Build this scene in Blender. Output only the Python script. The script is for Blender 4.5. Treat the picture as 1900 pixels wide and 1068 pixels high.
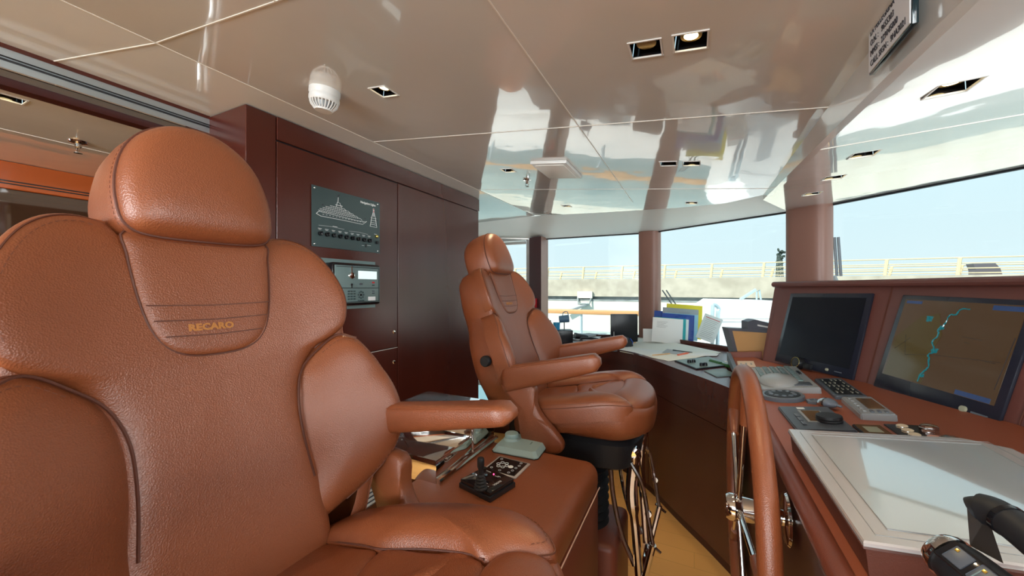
import bpy, bmesh, math, random
from mathutils import Vector, Matrix
random.seed(4)
for o in list(bpy.data.objects): bpy.data.objects.remove(o, do_unlink=True)
SC = bpy.context.scene
COL = SC.collection
PI = math.pi
# ---------------------------------------------------------------- camera
# ship axes: +X = bow, +Y = port, Z up; the eye stands at x=0, y=0
FPX = 695.0; EYE = 1.6; YAW = math.atan(338.0 / FPX)
cam = bpy.data.cameras.new('camera'); camo = bpy.data.objects.new('camera', cam); COL.objects.link(camo)
cam.sensor_fit = 'HORIZONTAL'; cam.sensor_width = 36.0; cam.lens = 36.0 * FPX / 1900.0
cam.clip_start = 0.02; cam.clip_end = 500
camo.location = (0, 0, EYE); camo.rotation_euler = (PI / 2, 0, YAW)
SC.camera = camo
# ---------------------------------------------------------------- colour management
SC.view_settings.view_transform = 'Standard'; SC.view_settings.look = 'None'
SC.view_settings.exposure = 0.35; SC.view_settings.gamma = 1.0; SC.view_settings.use_curve_mapping = False
# ---------------------------------------------------------------- sky
W = bpy.data.worlds.new('sky'); SC.world = W; W.use_nodes = True
nt = W.node_tree; nt.nodes.clear()
wo = nt.nodes.new('ShaderNodeOutputWorld'); bg = nt.nodes.new('ShaderNodeBackground')
tc = nt.nodes.new('ShaderNodeTexCoord'); sx = nt.nodes.new('ShaderNodeSeparateXYZ'); cr = nt.nodes.new('ShaderNodeValToRGB')
cr.color_ramp.elements[0].position = 0.48; cr.color_ramp.elements[0].color = (0.66, 0.80, 0.86, 1)
cr.color_ramp.elements[1].position = 0.75; cr.color_ramp.elements[1].color = (0.60, 0.87, 1.0, 1)
e = cr.color_ramp.elements.new(0.52); e.color = (0.74, 0.90, 0.95, 1)
mp = nt.nodes.new('ShaderNodeMapRange'); mp.inputs[1].default_value = -1; mp.inputs[2].default_value = 1
nt.links.new(tc.outputs['Generated'], sx.inputs[0]); nt.links.new(sx.outputs[2], mp.inputs[0])
nt.links.new(mp.outputs[0], cr.inputs[0]); nt.links.new(cr.outputs[0], bg.inputs[0])
bg.inputs[1].default_value = 0.92
nt.links.new(bg.outputs[0], wo.inputs[0])
# ---------------------------------------------------------------- sun, and area lamps added at the unseen windows to brighten the room
def lamp(name, kind, loc, rot, energy, color=(1, 1, 1), **kw):
    l = bpy.data.lights.new(name, kind); l.energy = energy; l.color = color
    for k, v in kw.items(): setattr(l, k, v)
    o = bpy.data.objects.new(name, l); COL.objects.link(o); o.location = loc
    o.rotation_euler = Vector(rot).to_track_quat('-Z', 'Y').to_euler()
    return o
lamp('sun', 'SUN', (0, 0, 20), (0.55, 0.75, -0.9), 6.0, (1, 0.95, 0.86), angle=0.02)
lamp('bow_fill', 'AREA', (1.95, -0.2, 1.75), (-1, 0.1, 0.30), 92, (0.93, 0.97, 1), shape='RECTANGLE', size=2.2, size_y=0.8)
lamp('starboard_fill', 'AREA', (-0.2, -3.25, 1.75), (0, 1, 0.30), 190, (0.93, 0.97, 1), shape='RECTANGLE', size=3.0, size_y=0.8)

# ================================================================ helpers
def ray(x, y):
    a = (x - 950) / FPX; v = -(y - 534) / FPX; c, s = math.cos(YAW), math.sin(YAW)
    return Vector((a * c - s, a * s + c, v))
def at(x, y, n, d):                       # where a line of sight meets the plane n.p = d
    r = ray(x, y); n = Vector(n); t = (d - n.z * EYE) / n.dot(r)
    return Vector((0, 0, EYE)) + r * t
def atZ(x, y, z): return at(x, y, (0, 0, 1), z)
def atX(x, y, X): return at(x, y, (1, 0, 0), X)
def atY(x, y, Y): return at(x, y, (0, 1, 0), Y)
CEIL = ((.1177, 0, 1), 2.15)
def atC(x, y): return at(x, y, *CEIL)
def ceilz(X): return 2.15 - .1177 * X if X > -1.42 else 2.317
FWD = ((-.049, -.046, 1), 2.02 - .049 * .34 - .046 * 1.09)
def fwdz(X, Y): return 2.02 + .049 * (X - .34) + .046 * (Y - 1.09)
DASH = ((-.1, 0, 1), 1.13 - .1 * .228)
def dashz(X): return 1.13 + .1 * (X - .228)
DESK = ((-.0674, -.0518, 1), .9140)
def deskz(X, Y): return .9140 + .0674 * X + .0518 * Y

def finish(name, bm, mat, parent=None, smooth=True, angle=0.6):
    bmesh.ops.recalc_face_normals(bm, faces=bm.faces)
    me = bpy.data.meshes.new(name); bm.to_mesh(me); bm.free()
    mats = mat if isinstance(mat, (list, tuple)) else [mat]
    for m in mats: me.materials.append(m)
    if smooth:
        me.polygons.foreach_set('use_smooth', [True] * len(me.polygons))
        try: me.set_sharp_from_angle(angle=angle)
        except Exception: pass
    o = bpy.data.objects.new(name, me); COL.objects.link(o)
    if parent: o.parent = parent
    return o
def tag(o, label=None, cat=None, group=None, kind=None):
    if label: o['label'] = label
    if cat: o['category'] = cat
    if group: o['group'] = group
    if kind: o['kind'] = kind
    return o
def thing(name, label, cat, M=None, group=None):
    o = bpy.data.objects.new(name, None); COL.objects.link(o); o.empty_display_size = .05
    if M is not None:
        o.matrix_world = M if isinstance(M, Matrix) else Matrix.Translation(M)
    return tag(o, label, cat, group)
def struct(o): o['kind'] = 'structure'; return o
def copy_tree(o, parent=None):
    c = o.copy(); COL.objects.link(c)
    if parent: c.parent = parent; c.matrix_parent_inverse = o.matrix_parent_inverse.copy()
    for ch in [x for x in bpy.data.objects if x.parent == o]: copy_tree(ch, c)
    return c
BM = bmesh.new
def bx(bm, c, s, bev=0, seg=2, rot=None, mi=0):
    r = bmesh.ops.create_cube(bm, size=1.0)
    vs = r['verts']
    bmesh.ops.scale(bm, vec=s, verts=vs)
    fs = set(f for v in vs for f in v.link_faces)
    if bev:
        es = list(set(e for v in vs for e in v.link_edges))
        rr = bmesh.ops.bevel(bm, geom=es, offset=bev, segments=seg, affect='EDGES', profile=.5)
        fs = set(rr['faces']); vs = list(set(v for f in fs for v in f.verts))
        fs = set(f for v in vs for f in v.link_faces)
    for f in fs: f.material_index = mi
    M = Matrix.Translation(c)
    if rot is not None: M = M @ (rot if isinstance(rot, Matrix) else Matrix.Rotation(rot, 4, 'Z'))
    bmesh.ops.transform(bm, matrix=M, verts=vs)
    return vs
def crv(pts, n=8, closed=False):          # Catmull-Rom through points
    P = [Vector(p) for p in pts]; out = []; m = len(P)
    rng = range(m if closed else m - 1)
    for i in rng:
        p0 = P[(i - 1) % m] if closed or i > 0 else P[0] * 2 - P[1]
        p1 = P[i]; p2 = P[(i + 1) % m]
        p3 = P[(i + 2) % m] if closed or i + 2 < m else P[-1] * 2 - P[-2]
        for k in range(n):
            t = k / n
            out.append(.5 * ((2 * p1) + (p2 - p0) * t + (2 * p0 - 5 * p1 + 4 * p2 - p3) * t * t + (3 * p1 - p0 - 3 * p2 + p3) * t ** 3))
    if not closed: out.append(P[-1])
    return out
def tube(bm, pts, r, seg=8, closed=False, cap=True, mi=0):
    P = [Vector(p) for p in pts]; m = len(P); rings = []
    R = r if isinstance(r, (list, tuple)) else [r] * m
    up = None
    for i, p in enumerate(P):
        if closed: d = P[(i + 1) % m] - P[i - 1]
        else: d = P[min(i + 1, m - 1)] - P[max(i - 1, 0)]
        if d.length < 1e-9: d = Vector((0, 0, 1))
        d.normalize()
        if up is None:
            up = d.orthogonal().normalized()
        up = (up - d * up.dot(d))
        if up.length < 1e-6: up = d.orthogonal()
        up.normalize(); s = d.cross(up)
        rings.append([bm.verts.new(p + (up * math.cos(a) + s * math.sin(a)) * R[i]) for a in [2 * PI * k / seg for k in range(seg)]])
    for i in range(m if closed else m - 1):
        A, B = rings[i], rings[(i + 1) % m]
        off = 0
        if closed and i == m - 1:
            off = min(range(seg), key=lambda q: (A[0].co - B[q].co).length)
        for k in range(seg):
            f = bm.faces.new((A[k], A[(k + 1) % seg], B[(k + 1 + off) % seg], B[(k + off) % seg])); f.material_index = mi
    if cap and not closed:
        f = bm.faces.new(rings[0][::-1]); f.material_index = mi
        f = bm.faces.new(rings[-1]); f.material_index = mi
def lathe(bm, prof, c=(0, 0, 0), seg=24, M=None, mi=0):
    M = Matrix.Translation(c) if M is None else M
    rings = []
    for r, z in prof:
        if r < 1e-6: rings.append([bm.verts.new(M @ Vector((0, 0, z)))])
        else: rings.append([bm.verts.new(M @ Vector((r * math.cos(2 * PI * k / seg), r * math.sin(2 * PI * k / seg), z))) for k in range(seg)])
    for A, B in zip(rings, rings[1:]):
        for k in range(seg):
            k2 = (k + 1) % seg
            if len(A) == 1 and len(B) == 1: continue
            if len(A) == 1: f = bm.faces.new((A[0], B[k], B[k2]))
            elif len(B) == 1: f = bm.faces.new((A[k], A[k2], B[0]))
            else: f = bm.faces.new((A[k], A[k2], B[k2], B[k]))
            f.material_index = mi
    if len(rings[0]) > 1: bm.faces.new(rings[0][::-1]).material_index = mi
    if len(rings[-1]) > 1: bm.faces.new(rings[-1]).material_index = mi
def axisM(p, d):                          # z axis along d, at p
    return Matrix.Translation(p) @ Vector(d).to_track_quat('Z', 'Y').to_matrix().to_4x4()
def cyl(bm, p, q, r, seg=16, mi=0, r2=None):
    p, q = Vector(p), Vector(q)
    lathe(bm, [(r, 0), (r if r2 is None else r2, (q - p).length)], seg=seg, M=axisM(p, q - p), mi=mi)
def prism(bm, pts, f0, f1, mi=0, cap=True):    # pts 2-D list, f0/f1 map (a,b) to the two 3-D faces
    A = [bm.verts.new(f0(*p)) for p in pts]; B = [bm.verts.new(f1(*p)) for p in pts]; n = len(pts)
    if cap:
        bm.faces.new(A[::-1]).material_index = mi; bm.faces.new(B).material_index = mi
    for i in range(n):
        bm.faces.new((A[i], A[(i + 1) % n], B[(i + 1) % n], B[i])).material_index = mi
def zprism(bm, pts, z0, z1, mi=0): prism(bm, pts, lambda a, b: (a, b, z0 if not callable(z0) else z0(a, b)), lambda a, b: (a, b, z1 if not callable(z1) else z1(a, b)), mi)
def holed(outer, holes, zf, flip=False):  # planar sheet with rectangular holes
    bm = BM(); es = []
    for loop in [outer] + holes:
        vs = [bm.verts.new((a, b, zf(a, b))) for a, b in loop]
        for i in range(len(vs)): es.append(bm.edges.new((vs[i], vs[(i + 1) % len(vs)])))
    bmesh.ops.triangle_fill(bm, use_beauty=True, use_dissolve=False, edges=es)
    return bm
def rings_surface(bm, rings, mi=0, cap0=False, cap1=True):
    VS = [[bm.verts.new(p) for p in r] for r in rings]; n = len(rings[0])
    for A, B in zip(VS, VS[1:]):
        for k in range(n): bm.faces.new((A[k], A[(k + 1) % n], B[(k + 1) % n], B[k])).material_index = mi
    if cap0: bm.faces.new(VS[0][::-1]).material_index = mi
    if cap1:
        c = Vector((0, 0, 0))
        for p in rings[-1]: c += Vector(p)
        cv = bm.verts.new(c / n)
        for k in range(n): bm.faces.new((VS[-1][k], VS[-1][(k + 1) % n], cv)).material_index = mi
def pillow(bm, out, mapf, T, base=0., p=4., q=2., steps=12, rim=.0, center=None, mi=0, backcap=False):
    """padded cushion: closed 2-D outline, domed by T above height `base`; mapf(u,v,h) gives the 3-D point"""
    P = [Vector((a[0], a[1])) for a in out]; C = Vector(center) if center else sum(P, Vector((0, 0))) / len(P)
    rings = []
    if rim: rings.append([mapf(a.x, a.y, base - rim) for a in P])
    for k in range(steps + 1):
        th = k / steps * PI / 2
        s = math.cos(th) ** (2 / p) if k < steps else 0.0
        s = max(s, .0)
        if k == steps: break
        h = T * (1 - s ** p) ** (1 / q)
        rings.append([mapf(C.x + (a.x - C.x) * s, C.y + (a.y - C.y) * s, base + h) for a in P])
    rings.append([mapf(C.x + (a.x - C.x) * .12, C.y + (a.y - C.y) * .12, base + T) for a in P])
    rings = [r for i, r in enumerate(rings)]
    rings_surface(bm, rings, mi, cap0=backcap)
def sym(half, n=5):                       # mirror a half outline (u>=0, from bottom centre to top centre), smoothed
    h = [(a, b) for a, b in half]
    full = h + [(-a, b) for a, b in h[::-1] if a > 1e-6]
    return [(p.x, p.y) for p in crv([(a, b, 0) for a, b in full], n, True)]
def text(body, size, M, mat, parent=None, name='lettering', depth=.0004, align='CENTER', sxy=1.0, bold=0.):
    cu = bpy.data.curves.new('t', 'FONT'); cu.body = body; cu.size = size; cu.extrude = depth; cu.offset = bold
    cu.align_x = align; cu.align_y = 'CENTER'; cu.resolution_u = 2
    o = bpy.data.objects.new('t', cu); COL.objects.link(o)
    me = bpy.data.meshes.new_from_object(o); bpy.data.objects.remove(o); bpy.data.curves.remove(cu)
    me.transform(M @ Matrix.Diagonal((sxy, 1, 1, 1))); me.name = name; me.materials.clear(); me.materials.append(mat)
    o = bpy.data.objects.new(name, me); COL.objects.link(o)
    if parent: o.parent = parent
    return o
def frame(o, xa, ya):                     # matrix with origin o, x axis xa, y axis near ya
    x = Vector(xa).normalized(); z = x.cross(Vector(ya)).normalized(); y = z.cross(x)
    M = Matrix((x, y, z)).transposed().to_4x4(); M.translation = Vector(o); return M
def quadM(bl, br, tr, tl):
    c = (bl + br + tr + tl) / 4; xa = (br - bl) + (tr - tl); ya = (tl - bl) + (tr - br)
    w = xa.length / 2; h = ya.length / 2
    return frame(c, xa, ya), w, h

# ================================================================ materials
def mat(name, col, rough=.5, metal=0., spec=.5, coat=0., coatr=.05, bump=None, emit=None, emits=1., var=None, wave=None, alpha=None):
    m = bpy.data.materials.new(name); m.use_nodes = True; n = m.node_tree; b = n.nodes['Principled BSDF']
    b.inputs['Base Color'].default_value = (*col, 1); b.inputs['Roughness'].default_value = rough
    b.inputs['Metallic'].default_value = metal; b.inputs['Specular IOR Level'].default_value = spec
    b.inputs['Coat Weight'].default_value = coat; b.inputs['Coat Roughness'].default_value = coatr
    if emit: b.inputs['Emission Color'].default_value = (*emit, 1); b.inputs['Emission Strength'].default_value = emits
    tcn = n.nodes.new('ShaderNodeTexCoord')
    if var:      # (scale, second colour, stretch)
        no = n.nodes.new('ShaderNodeTexNoise'); no.inputs['Scale'].default_value = var[0]; no.inputs['Detail'].default_value = 5
        mpn = n.nodes.new('ShaderNodeMapping'); mpn.inputs['Scale'].default_value = var[2] if len(var) > 2 else (1, 1, 1)
        rp = n.nodes.new('ShaderNodeMapRange'); rp.inputs[1].default_value = .35; rp.inputs[2].default_value = .65
        mx = n.nodes.new('ShaderNodeMixRGB'); mx.inputs[1].default_value = (*col, 1); mx.inputs[2].default_value = (*var[1], 1)
        n.links.new(tcn.outputs['Object'], mpn.inputs[0]); n.links.new(mpn.outputs[0], no.inputs[0])
        n.links.new(no.outputs[0], rp.inputs[0]); n.links.new(rp.outputs[0], mx.inputs[0]); n.links.new(mx.outputs[0], b.inputs['Base Color'])
    last = None
    if bump:     # list of (kind, scale, strength, distance)
        for kind, sc, st, di in bump:
            t = n.nodes.new('ShaderNodeTexVoronoi' if kind == 'v' else 'ShaderNodeTexNoise'); t.inputs['Scale'].default_value = sc
            if kind == 'n': t.inputs['Detail'].default_value = 3
            bn = n.nodes.new('ShaderNodeBump'); bn.inputs['Strength'].default_value = st; bn.inputs['Distance'].default_value = di
            n.links.new(tcn.outputs['Object'], t.inputs['Vector']); n.links.new(t.outputs[0], bn.inputs['Height'])
            if last: n.links.new(last.outputs[0], bn.inputs['Normal'])
            last = bn
        n.links.new(last.outputs[0], b.inputs['Normal'])
        if wave: n.links.new(last.outputs[0], b.inputs['Coat Normal'])
    return m
M = {}
M['leather'] = mat('saddle_leather', (.255, .068, .022), .40, spec=.6, coat=.25, coatr=.38, bump=[('v', 420, .5, .0010), ('n', 90, .12, .0010)], var=(3, (.230, .060, .019)))
M['shaded_leather'] = mat('shaded_dash_leather', (.10, .028, .016), .42, spec=.45, bump=[('v', 420, .3, .0008)])  # console leather darkened to paint in the shade on dash front and plinth
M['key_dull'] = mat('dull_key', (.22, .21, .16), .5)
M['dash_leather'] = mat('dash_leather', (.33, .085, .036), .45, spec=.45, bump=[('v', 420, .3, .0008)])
M['wall_leather'] = mat('oxblood_leather', (.165, .055, .043), .42, spec=.45, bump=[('v', 420, .2, .0006)])
M['leather_dark'] = mat('console_leather', (.20, .050, .026), .42, spec=.45, bump=[('v', 420, .3, .0008)])
M['seam'] = mat('seam_thread', (.10, .028, .014), .6)
M['stitch'] = mat('stitch_thread', (.16, .05, .025), .6)
M['stitch_light'] = mat('pale_stitch', (.75, .5, .38), .6)
M['wood'] = mat('mahogany_lacquer', (.070, .0125, .007), .26, spec=.5, coat=.25, coatr=.22, var=(2.0, (.078, .014, .008), (3, 3, .4)))
M['wood_dark'] = mat('mahogany_dark', (.050, .010, .007), .3, spec=.4)
M['wood_or'] = mat('orange_veneer', (.42, .09, .02), .25, coat=.2)
M['gloss_dark'] = mat('smoked_glass', (.05, .025, .014), .04, spec=.8, coat=.5, coatr=.02)
M['ceiling'] = mat('gloss_lacquer_ceiling', (.73, .73, .69), .10, spec=.55, coat=1., coatr=.012, bump=[('n', 1.6, .10, .05)], wave=True)
M['ceil_seam'] = mat('ceiling_joint', (.80, .77, .70), .4)
M['white'] = mat('white_paint', (.74, .73, .70), .35)
M['band'] = mat('white_band', (.72, .71, .67), .35)
M['pillar'] = mat('pillar_leather', (.25, .122, .09), .42, spec=.5, bump=[('v', 300, .15, .0006)])
M['pillar_dark'] = mat('pillar_veneer', (.07, .02, .022), .3)
M['floor'] = None
M['chrome'] = mat('chrome', (.75, .74, .72), .045, metal=1)
M['brushed'] = mat('brushed_metal', (.55, .58, .60), .25, metal=1)
M['track'] = mat('satin_track', (.42, .47, .49), .28, metal=.6)
M['black'] = mat('black_plastic', (.012, .013, .016), .35)
M['rubber'] = mat('black_rubber', (.010, .011, .014), .55)
M['gloss_black'] = mat('gloss_black', (.008, .008, .010), .08, coat=.3)
M['grille'] = mat('pale_grille', (.6, .62, .6), .4)
M['panel_grey'] = mat('grey_green_panel', (.055, .085, .088), .3, metal=.2)
M['panel_light'] = mat('light_grey_green', (.16, .23, .23), .35)
M['aqua'] = mat('aqua_grey_plastic', (.33, .46, .46), .4)
M['print'] = mat('white_print', (.8, .82, .82), .5)
M['print_dark'] = mat('dark_print', (.03, .03, .04), .5)
M['gold'] = mat('gold_thread', (.45, .17, .035), .45)
M['brass'] = mat('brass', (.8, .6, .15), .25, metal=1)
M['steel_grey'] = mat('steel_grey_plastic', (.12, .14, .17), .38)
M['light_grey'] = mat('light_grey_plastic', (.33, .34, .35), .35)
M['slate'] = mat('slate_grey', (.075, .085, .105), .4)
M['lcd'] = mat('lcd_amber', (.16, .09, .04), .15)
M['lcd_pale'] = mat('lcd_pale', (.42, .42, .30), .2)
M['lcd_white'] = mat('lcd_white', (.6, .7, .7), .3, emit=(.75, .9, .9), emits=.55)
M['screen_black'] = mat('dark_display', (.004, .004, .010), .18, spec=.25)
M['bezel'] = mat('display_bezel', (.018, .021, .034), .22)
M['chart'] = mat('chart_display', (.02, .012, .006), .09, emit=(.070, .034, .012), emits=.5, spec=.6)
M['chart_land'] = mat('chart_tone', (.02, .012, .006), .09, emit=(.085, .058, .012), emits=.42)
M['river'] = mat('chart_water', (.0, .03, .03), .1, emit=(.005, .10, .12), emits=.8)
M['blue_bar'] = mat('chart_bar', (.01, .02, .05), .1, emit=(.015, .03, .08), emits=.8)
M['touch'] = mat('milky_glass', (.50, .55, .56), .07, coat=1., coatr=.02, spec=.8)
M['pearl'] = mat('pearl_frame', (.62, .58, .56), .22, metal=.35)
M['paper'] = mat('paper', (.80, .79, .76), .7)
M['chartpaper'] = mat('chart_paper', (.82, .79, .70), .7)
M['pencil'] = mat('pencil_wood', (.75, .45, .22), .5)
M['orange'] = mat('orange_plastic', (.85, .16, .07), .4)
M['teal'] = mat('teal_card', (.02, .36, .38), .5)
M['blue'] = mat('blue_card', (.01, .055, .30), .5)
M['mugblue'] = mat('blue_plastic', (.02, .28, .52), .35)
M['lampblue'] = mat('dusty_blue', (.10, .19, .30), .4)
M['yellow'] = mat('yellow_card', (.85, .66, .01), .5)
M['green'] = mat('green_plastic', (.02, .10, .02), .35)
M['kraft'] = mat('kraft_card', (.58, .31, .12), .6)
M['binder'] = mat('grey_binder', (.10, .10, .12), .45)
M['red'] = mat('red_plastic', (.55, .02, .03), .4)
M['skyblue'] = mat('pale_blue_sign', (.30, .55, .68), .5)
M['sticker'] = mat('cream_sticker', (.78, .60, .46), .5)
M['pearlbtn'] = mat('cream_button', (.70, .58, .42), .3, emit=(.5, .36, .2), emits=.15)
M['pinkbtn'] = mat('pink_button', (.75, .38, .28), .3)
M['bulb'] = mat('lamp_filament', (1, .85, .5), .3, emit=(1, .78, .38), emits=9)
M['warm'] = mat('warm_reflector', (.6, .38, .12), .25, metal=.9)
M['led_red'] = mat('red_led', (1, .1, .2), .3, emit=(1, .05, .2), emits=4)
M['plate_white'] = mat('white_plate', (.82, .84, .86), .25)
M['glass_edge'] = mat('dark_glass_edge', (.01, .03, .04), .1, coat=.5)
M['concrete'] = mat('quay_concrete', (.54, .48, .39), .8, bump=[('n', 3, .4, .03)], var=(1.2, (.40, .35, .28)))
M['concrete_lo'] = mat('quay_wall_lower', (.78, .74, .66), .8, var=(.8, (.68, .63, .54)))
M['ledge'] = mat('quay_ledge', (.30, .33, .33), .7, var=(2, (.2, .22, .22)))
M['rail'] = mat('cream_railing', (.66, .54, .34), .5)
M['teak'] = mat('varnished_teak', (.55, .30, .13), .4)
M['hull'] = mat('white_gelcoat', (.86, .86, .86), .35)
M['palebl'] = mat('pale_blue_steel', (.48, .62, .68), .3, metal=.4)
M['sea'] = mat('sea_water', (.12, .24, .27), .2)
M['tree'] = mat('dark_foliage', (.03, .05, .04), .8)
# planked floor
m = mat('maple_floor', (.62, .36, .14), .28, coat=.3, coatr=.15); n = m.node_tree; b = n.nodes['Principled BSDF']
br = n.nodes.new('ShaderNodeTexBrick'); tcn = n.nodes.new('ShaderNodeTexCoord'); mpn = n.nodes.new('ShaderNodeMapping')
mpn.inputs['Rotation'].default_value = (0, 0, 0); br.inputs['Scale'].default_value = 1.0
br.inputs['Brick Width'].default_value = 1.1; br.inputs['Row Height'].default_value = .14; br.inputs['Mortar Size'].default_value = .0012
br.inputs['Color1'].default_value = (.94, .50, .16, 1); br.inputs['Color2'].default_value = (.86, .44, .13, 1); br.inputs['Mortar'].default_value = (.66, .32, .09, 1)
n.links.new(tcn.outputs['Object'], mpn.inputs[0]); n.links.new(mpn.outputs[0], br.inputs[0]); n.links.new(br.outputs[0], b.inputs['Base Color'])
M['floor'] = m
# clear window glass
m = bpy.data.materials.new('window_glass'); m.use_nodes = True; n = m.node_tree; n.nodes.clear()
oo = n.nodes.new('ShaderNodeOutputMaterial'); mx = n.nodes.new('ShaderNodeMixShader'); tr = n.nodes.new('ShaderNodeBsdfTransparent'); gl = n.nodes.new('ShaderNodeBsdfGlossy')
tr.inputs[0].default_value = (.96, .985, .98, 1); gl.inputs['Roughness'].default_value = .01; mx.inputs[0].default_value = .05
n.links.new(tr.outputs[0], mx.inputs[1]); n.links.new(gl.outputs[0], mx.inputs[2]); n.links.new(mx.outputs[0], oo.inputs[0])
M['glass'] = m
m = bpy.data.materials.new('clear_plastic'); m.use_nodes = True; n = m.node_tree; n.nodes.clear()
oo = n.nodes.new('ShaderNodeOutputMaterial'); mx = n.nodes.new('ShaderNodeMixShader'); tr = n.nodes.new('ShaderNodeBsdfTransparent'); gl = n.nodes.new('ShaderNodeBsdfGlossy')
tr.inputs[0].default_value = (.9, .88, .85, 1); gl.inputs['Roughness'].default_value = .08; mx.inputs[0].default_value = .35
n.links.new(tr.outputs[0], mx.inputs[1]); n.links.new(gl.outputs[0], mx.inputs[2]); n.links.new(mx.outputs[0], oo.inputs[0])
M['clear'] = m
# ================================================================ the room
def V3(a): return Vector(a)
bm = BM(); bx(bm, (-.8, .5, -.05), (5.6, 8.2, .1)); struct(finish('floor', bm, M['floor']))
Win = [atC(*p) for p in ((977, 397), (1100, 395), (1250, 386), (1345, 377))]
inner = [(-1.42, 3.45)] + [(p.x, p.y) for p in Win if p.x > -1.40] + [(.34, 2.45)]
W1 = ray(1013, 446) * 4.5; W2 = ray(1206, 431) * 3.85; W3L = ray(1463, 392) * 2.6; W3R = ray(1545, 378) * 2.36
def xy(p): return (p[0], p[1])
OUT = [(-2.75, 4.25), xy(W1), xy(W2), xy(W3L), xy(W3R), (1.32, 2.42), (1.62, 1.75), (1.82, .9), (1.86, 0), (1.80, -.9), (1.55, -1.8), (1.1, -2.6), (.34, -3.1), (-1.9, -3.3)]
HEADZ = [2.28, 2.19, 2.17, 2.13, 2.13, 2.13, 2.12, 2.11, 2.05, 2.0, 1.97, 1.94, 1.92, 1.92]
SILL = 1.06
# recessed downlights: centre, half sizes; they are cut out of the lining
DL = []
def dl_hole(c, ax=.05, ay=.05): return [(c.x - ax, c.y - ay), (c.x + ax, c.y - ay), (c.x + ax, c.y + ay), (c.x - ax, c.y + ay)]
dls_main = [atC(712, 170), atC(1198, 91), atC(1281, 77), atC(1240, 303.5), atC(1283, 303), atC(943, 316), atC(1051, 382), atC(1283, 376)]
dls_fwd = [at(*p, *FWD) for p in ((1768, 163), (1603, 286), (1547, 329), (1507, 359))]
HX, HY = .034, .032
out = [(-1.42, -3.2), (.34, -3.1), (.34, 2.45)] + inner[::-1][1:]
bm = holed(out, [dl_hole(c, HX, HY) for c in dls_main], lambda a, b: ceilz(a) if a > -1.4199 else 2.317)
o = struct(finish('ceiling', bm, M['ceiling'], smooth=False))
bm = BM(); bm.faces.new([bm.verts.new(p) for p in ((-1.86, -3.3, 2.317), (-1.42, -3.2, 2.317), (-1.42, 3.45, 2.317), (-2.75, 3.6, 2.317), (-2.75, 2.6, 2.317), (-1.86, 2.6, 2.317))])
struct(finish('ceiling_aft', bm, M['ceiling'], smooth=False))
# forward lining
fo = [(.34, -3.1)] + [xy(p) for p in OUT[3:12]][::-1] + [(.34, 2.45)]
bm = holed(fo, [dl_hole(c, HX, HY) for c in dls_fwd], fwdz)
struct(finish('ceiling_forward', bm, M['ceiling'], smooth=False))
# step between the two linings
bm = BM(); P = [(.34, -3.1), (.34, 2.45)]
prism(bm, [(-3.1, 0), (2.45, 0), (2.45, 1), (-3.1, 1)], lambda a, b: (.34, a, ceilz(.34) + .004 if b else fwdz(.34, a)), lambda a, b: (.362, a, ceilz(.34) + .004 if b else fwdz(.34, a)))
struct(finish('trim_1', bm, M['ceiling'], smooth=False))
# white band round the port windows
bm = BM(); ins = [(-2.75, 3.6, 2.317), (-1.42, 3.45, 2.317)] + [(a, b, ceilz(a)) for a, b in inner[1:]]
outs = [(-2.75, 4.25, 2.28), (-1.9, 4.25, 2.27), (W1.x, W1.y, 2.19)]
n_in = len(ins); ring = []
oc = [Vector((-2.75, 4.25, 2.28)), Vector((W1.x, W1.y, 2.19)), Vector((W2.x, W2.y, 2.17)), Vector((W3L.x, W3L.y, 2.13))]
def samp(pl, k):
    L = [0]
    for a, b in zip(pl, pl[1:]): L.append(L[-1] + (b - a).length)
    r = []
    for i in range(k):
        s = L[-1] * i / (k - 1); j = max(q for q in range(len(L)) if L[q] <= s + 1e-9); j = min(j, len(pl) - 2)
        r.append(pl[j].lerp(pl[j + 1], (s - L[j]) / (L[j + 1] - L[j])))
    return r
I = samp([Vector(p) for p in ins], 25); O = samp(oc, 25)
va = [bm.verts.new(p) for p in I]; vb = [bm.verts.new(p) for p in O]
for k in range(24): bm.faces.new((va[k], va[k + 1], vb[k + 1], vb[k]))
f = bm.faces.new((va[-1], vb[-1], bm.verts.new((.34, 2.45, fwdz(.34, 2.45)))))
struct(finish('trim_2', bm, M['band']))
# joints of the ceiling panels
def joint(name, a, b, zf, w=.0032, m='ceil_seam'):
    bm = BM(); a = Vector((*a, 0)); b = Vector((*b, 0)); d = (b - a).normalized(); s = Vector((-d.y, d.x, 0)) * w / 2
    vs = []
    for p in (a - s, b - s, b + s, a + s): vs.append((p.x, p.y))
    prism(bm, vs, lambda x, y: (x, y, zf(x, y) - .0015), lambda x, y: (x, y, zf(x, y) + .002))
    return struct(finish(name, bm, M[m], smooth=False))
cz = lambda x, y: ceilz(x)
joint('trim_3', (-.382, -3), (-.382, 2.7), cz); joint('trim_4', (-1.41, 1.355), (.34, 1.341), cz, .004)
joint('trim_5', (-1.41, .53), (-.382, .53), cz); joint('trim_6', (-1.418, -3), (-1.418, 3.4), cz)
joint('trim_7', (-.854, -3), (-.854, .53), cz); joint('trim_8', (-1.87, .42), (-1.42, .53), lambda x, y: 2.317)
joint('trim_9', (.36, 1.50), (1.5, 1.46), fwdz, .004); joint('trim_10', (-1.41, 2.35), (.34, 2.30), cz, .003)
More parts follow.
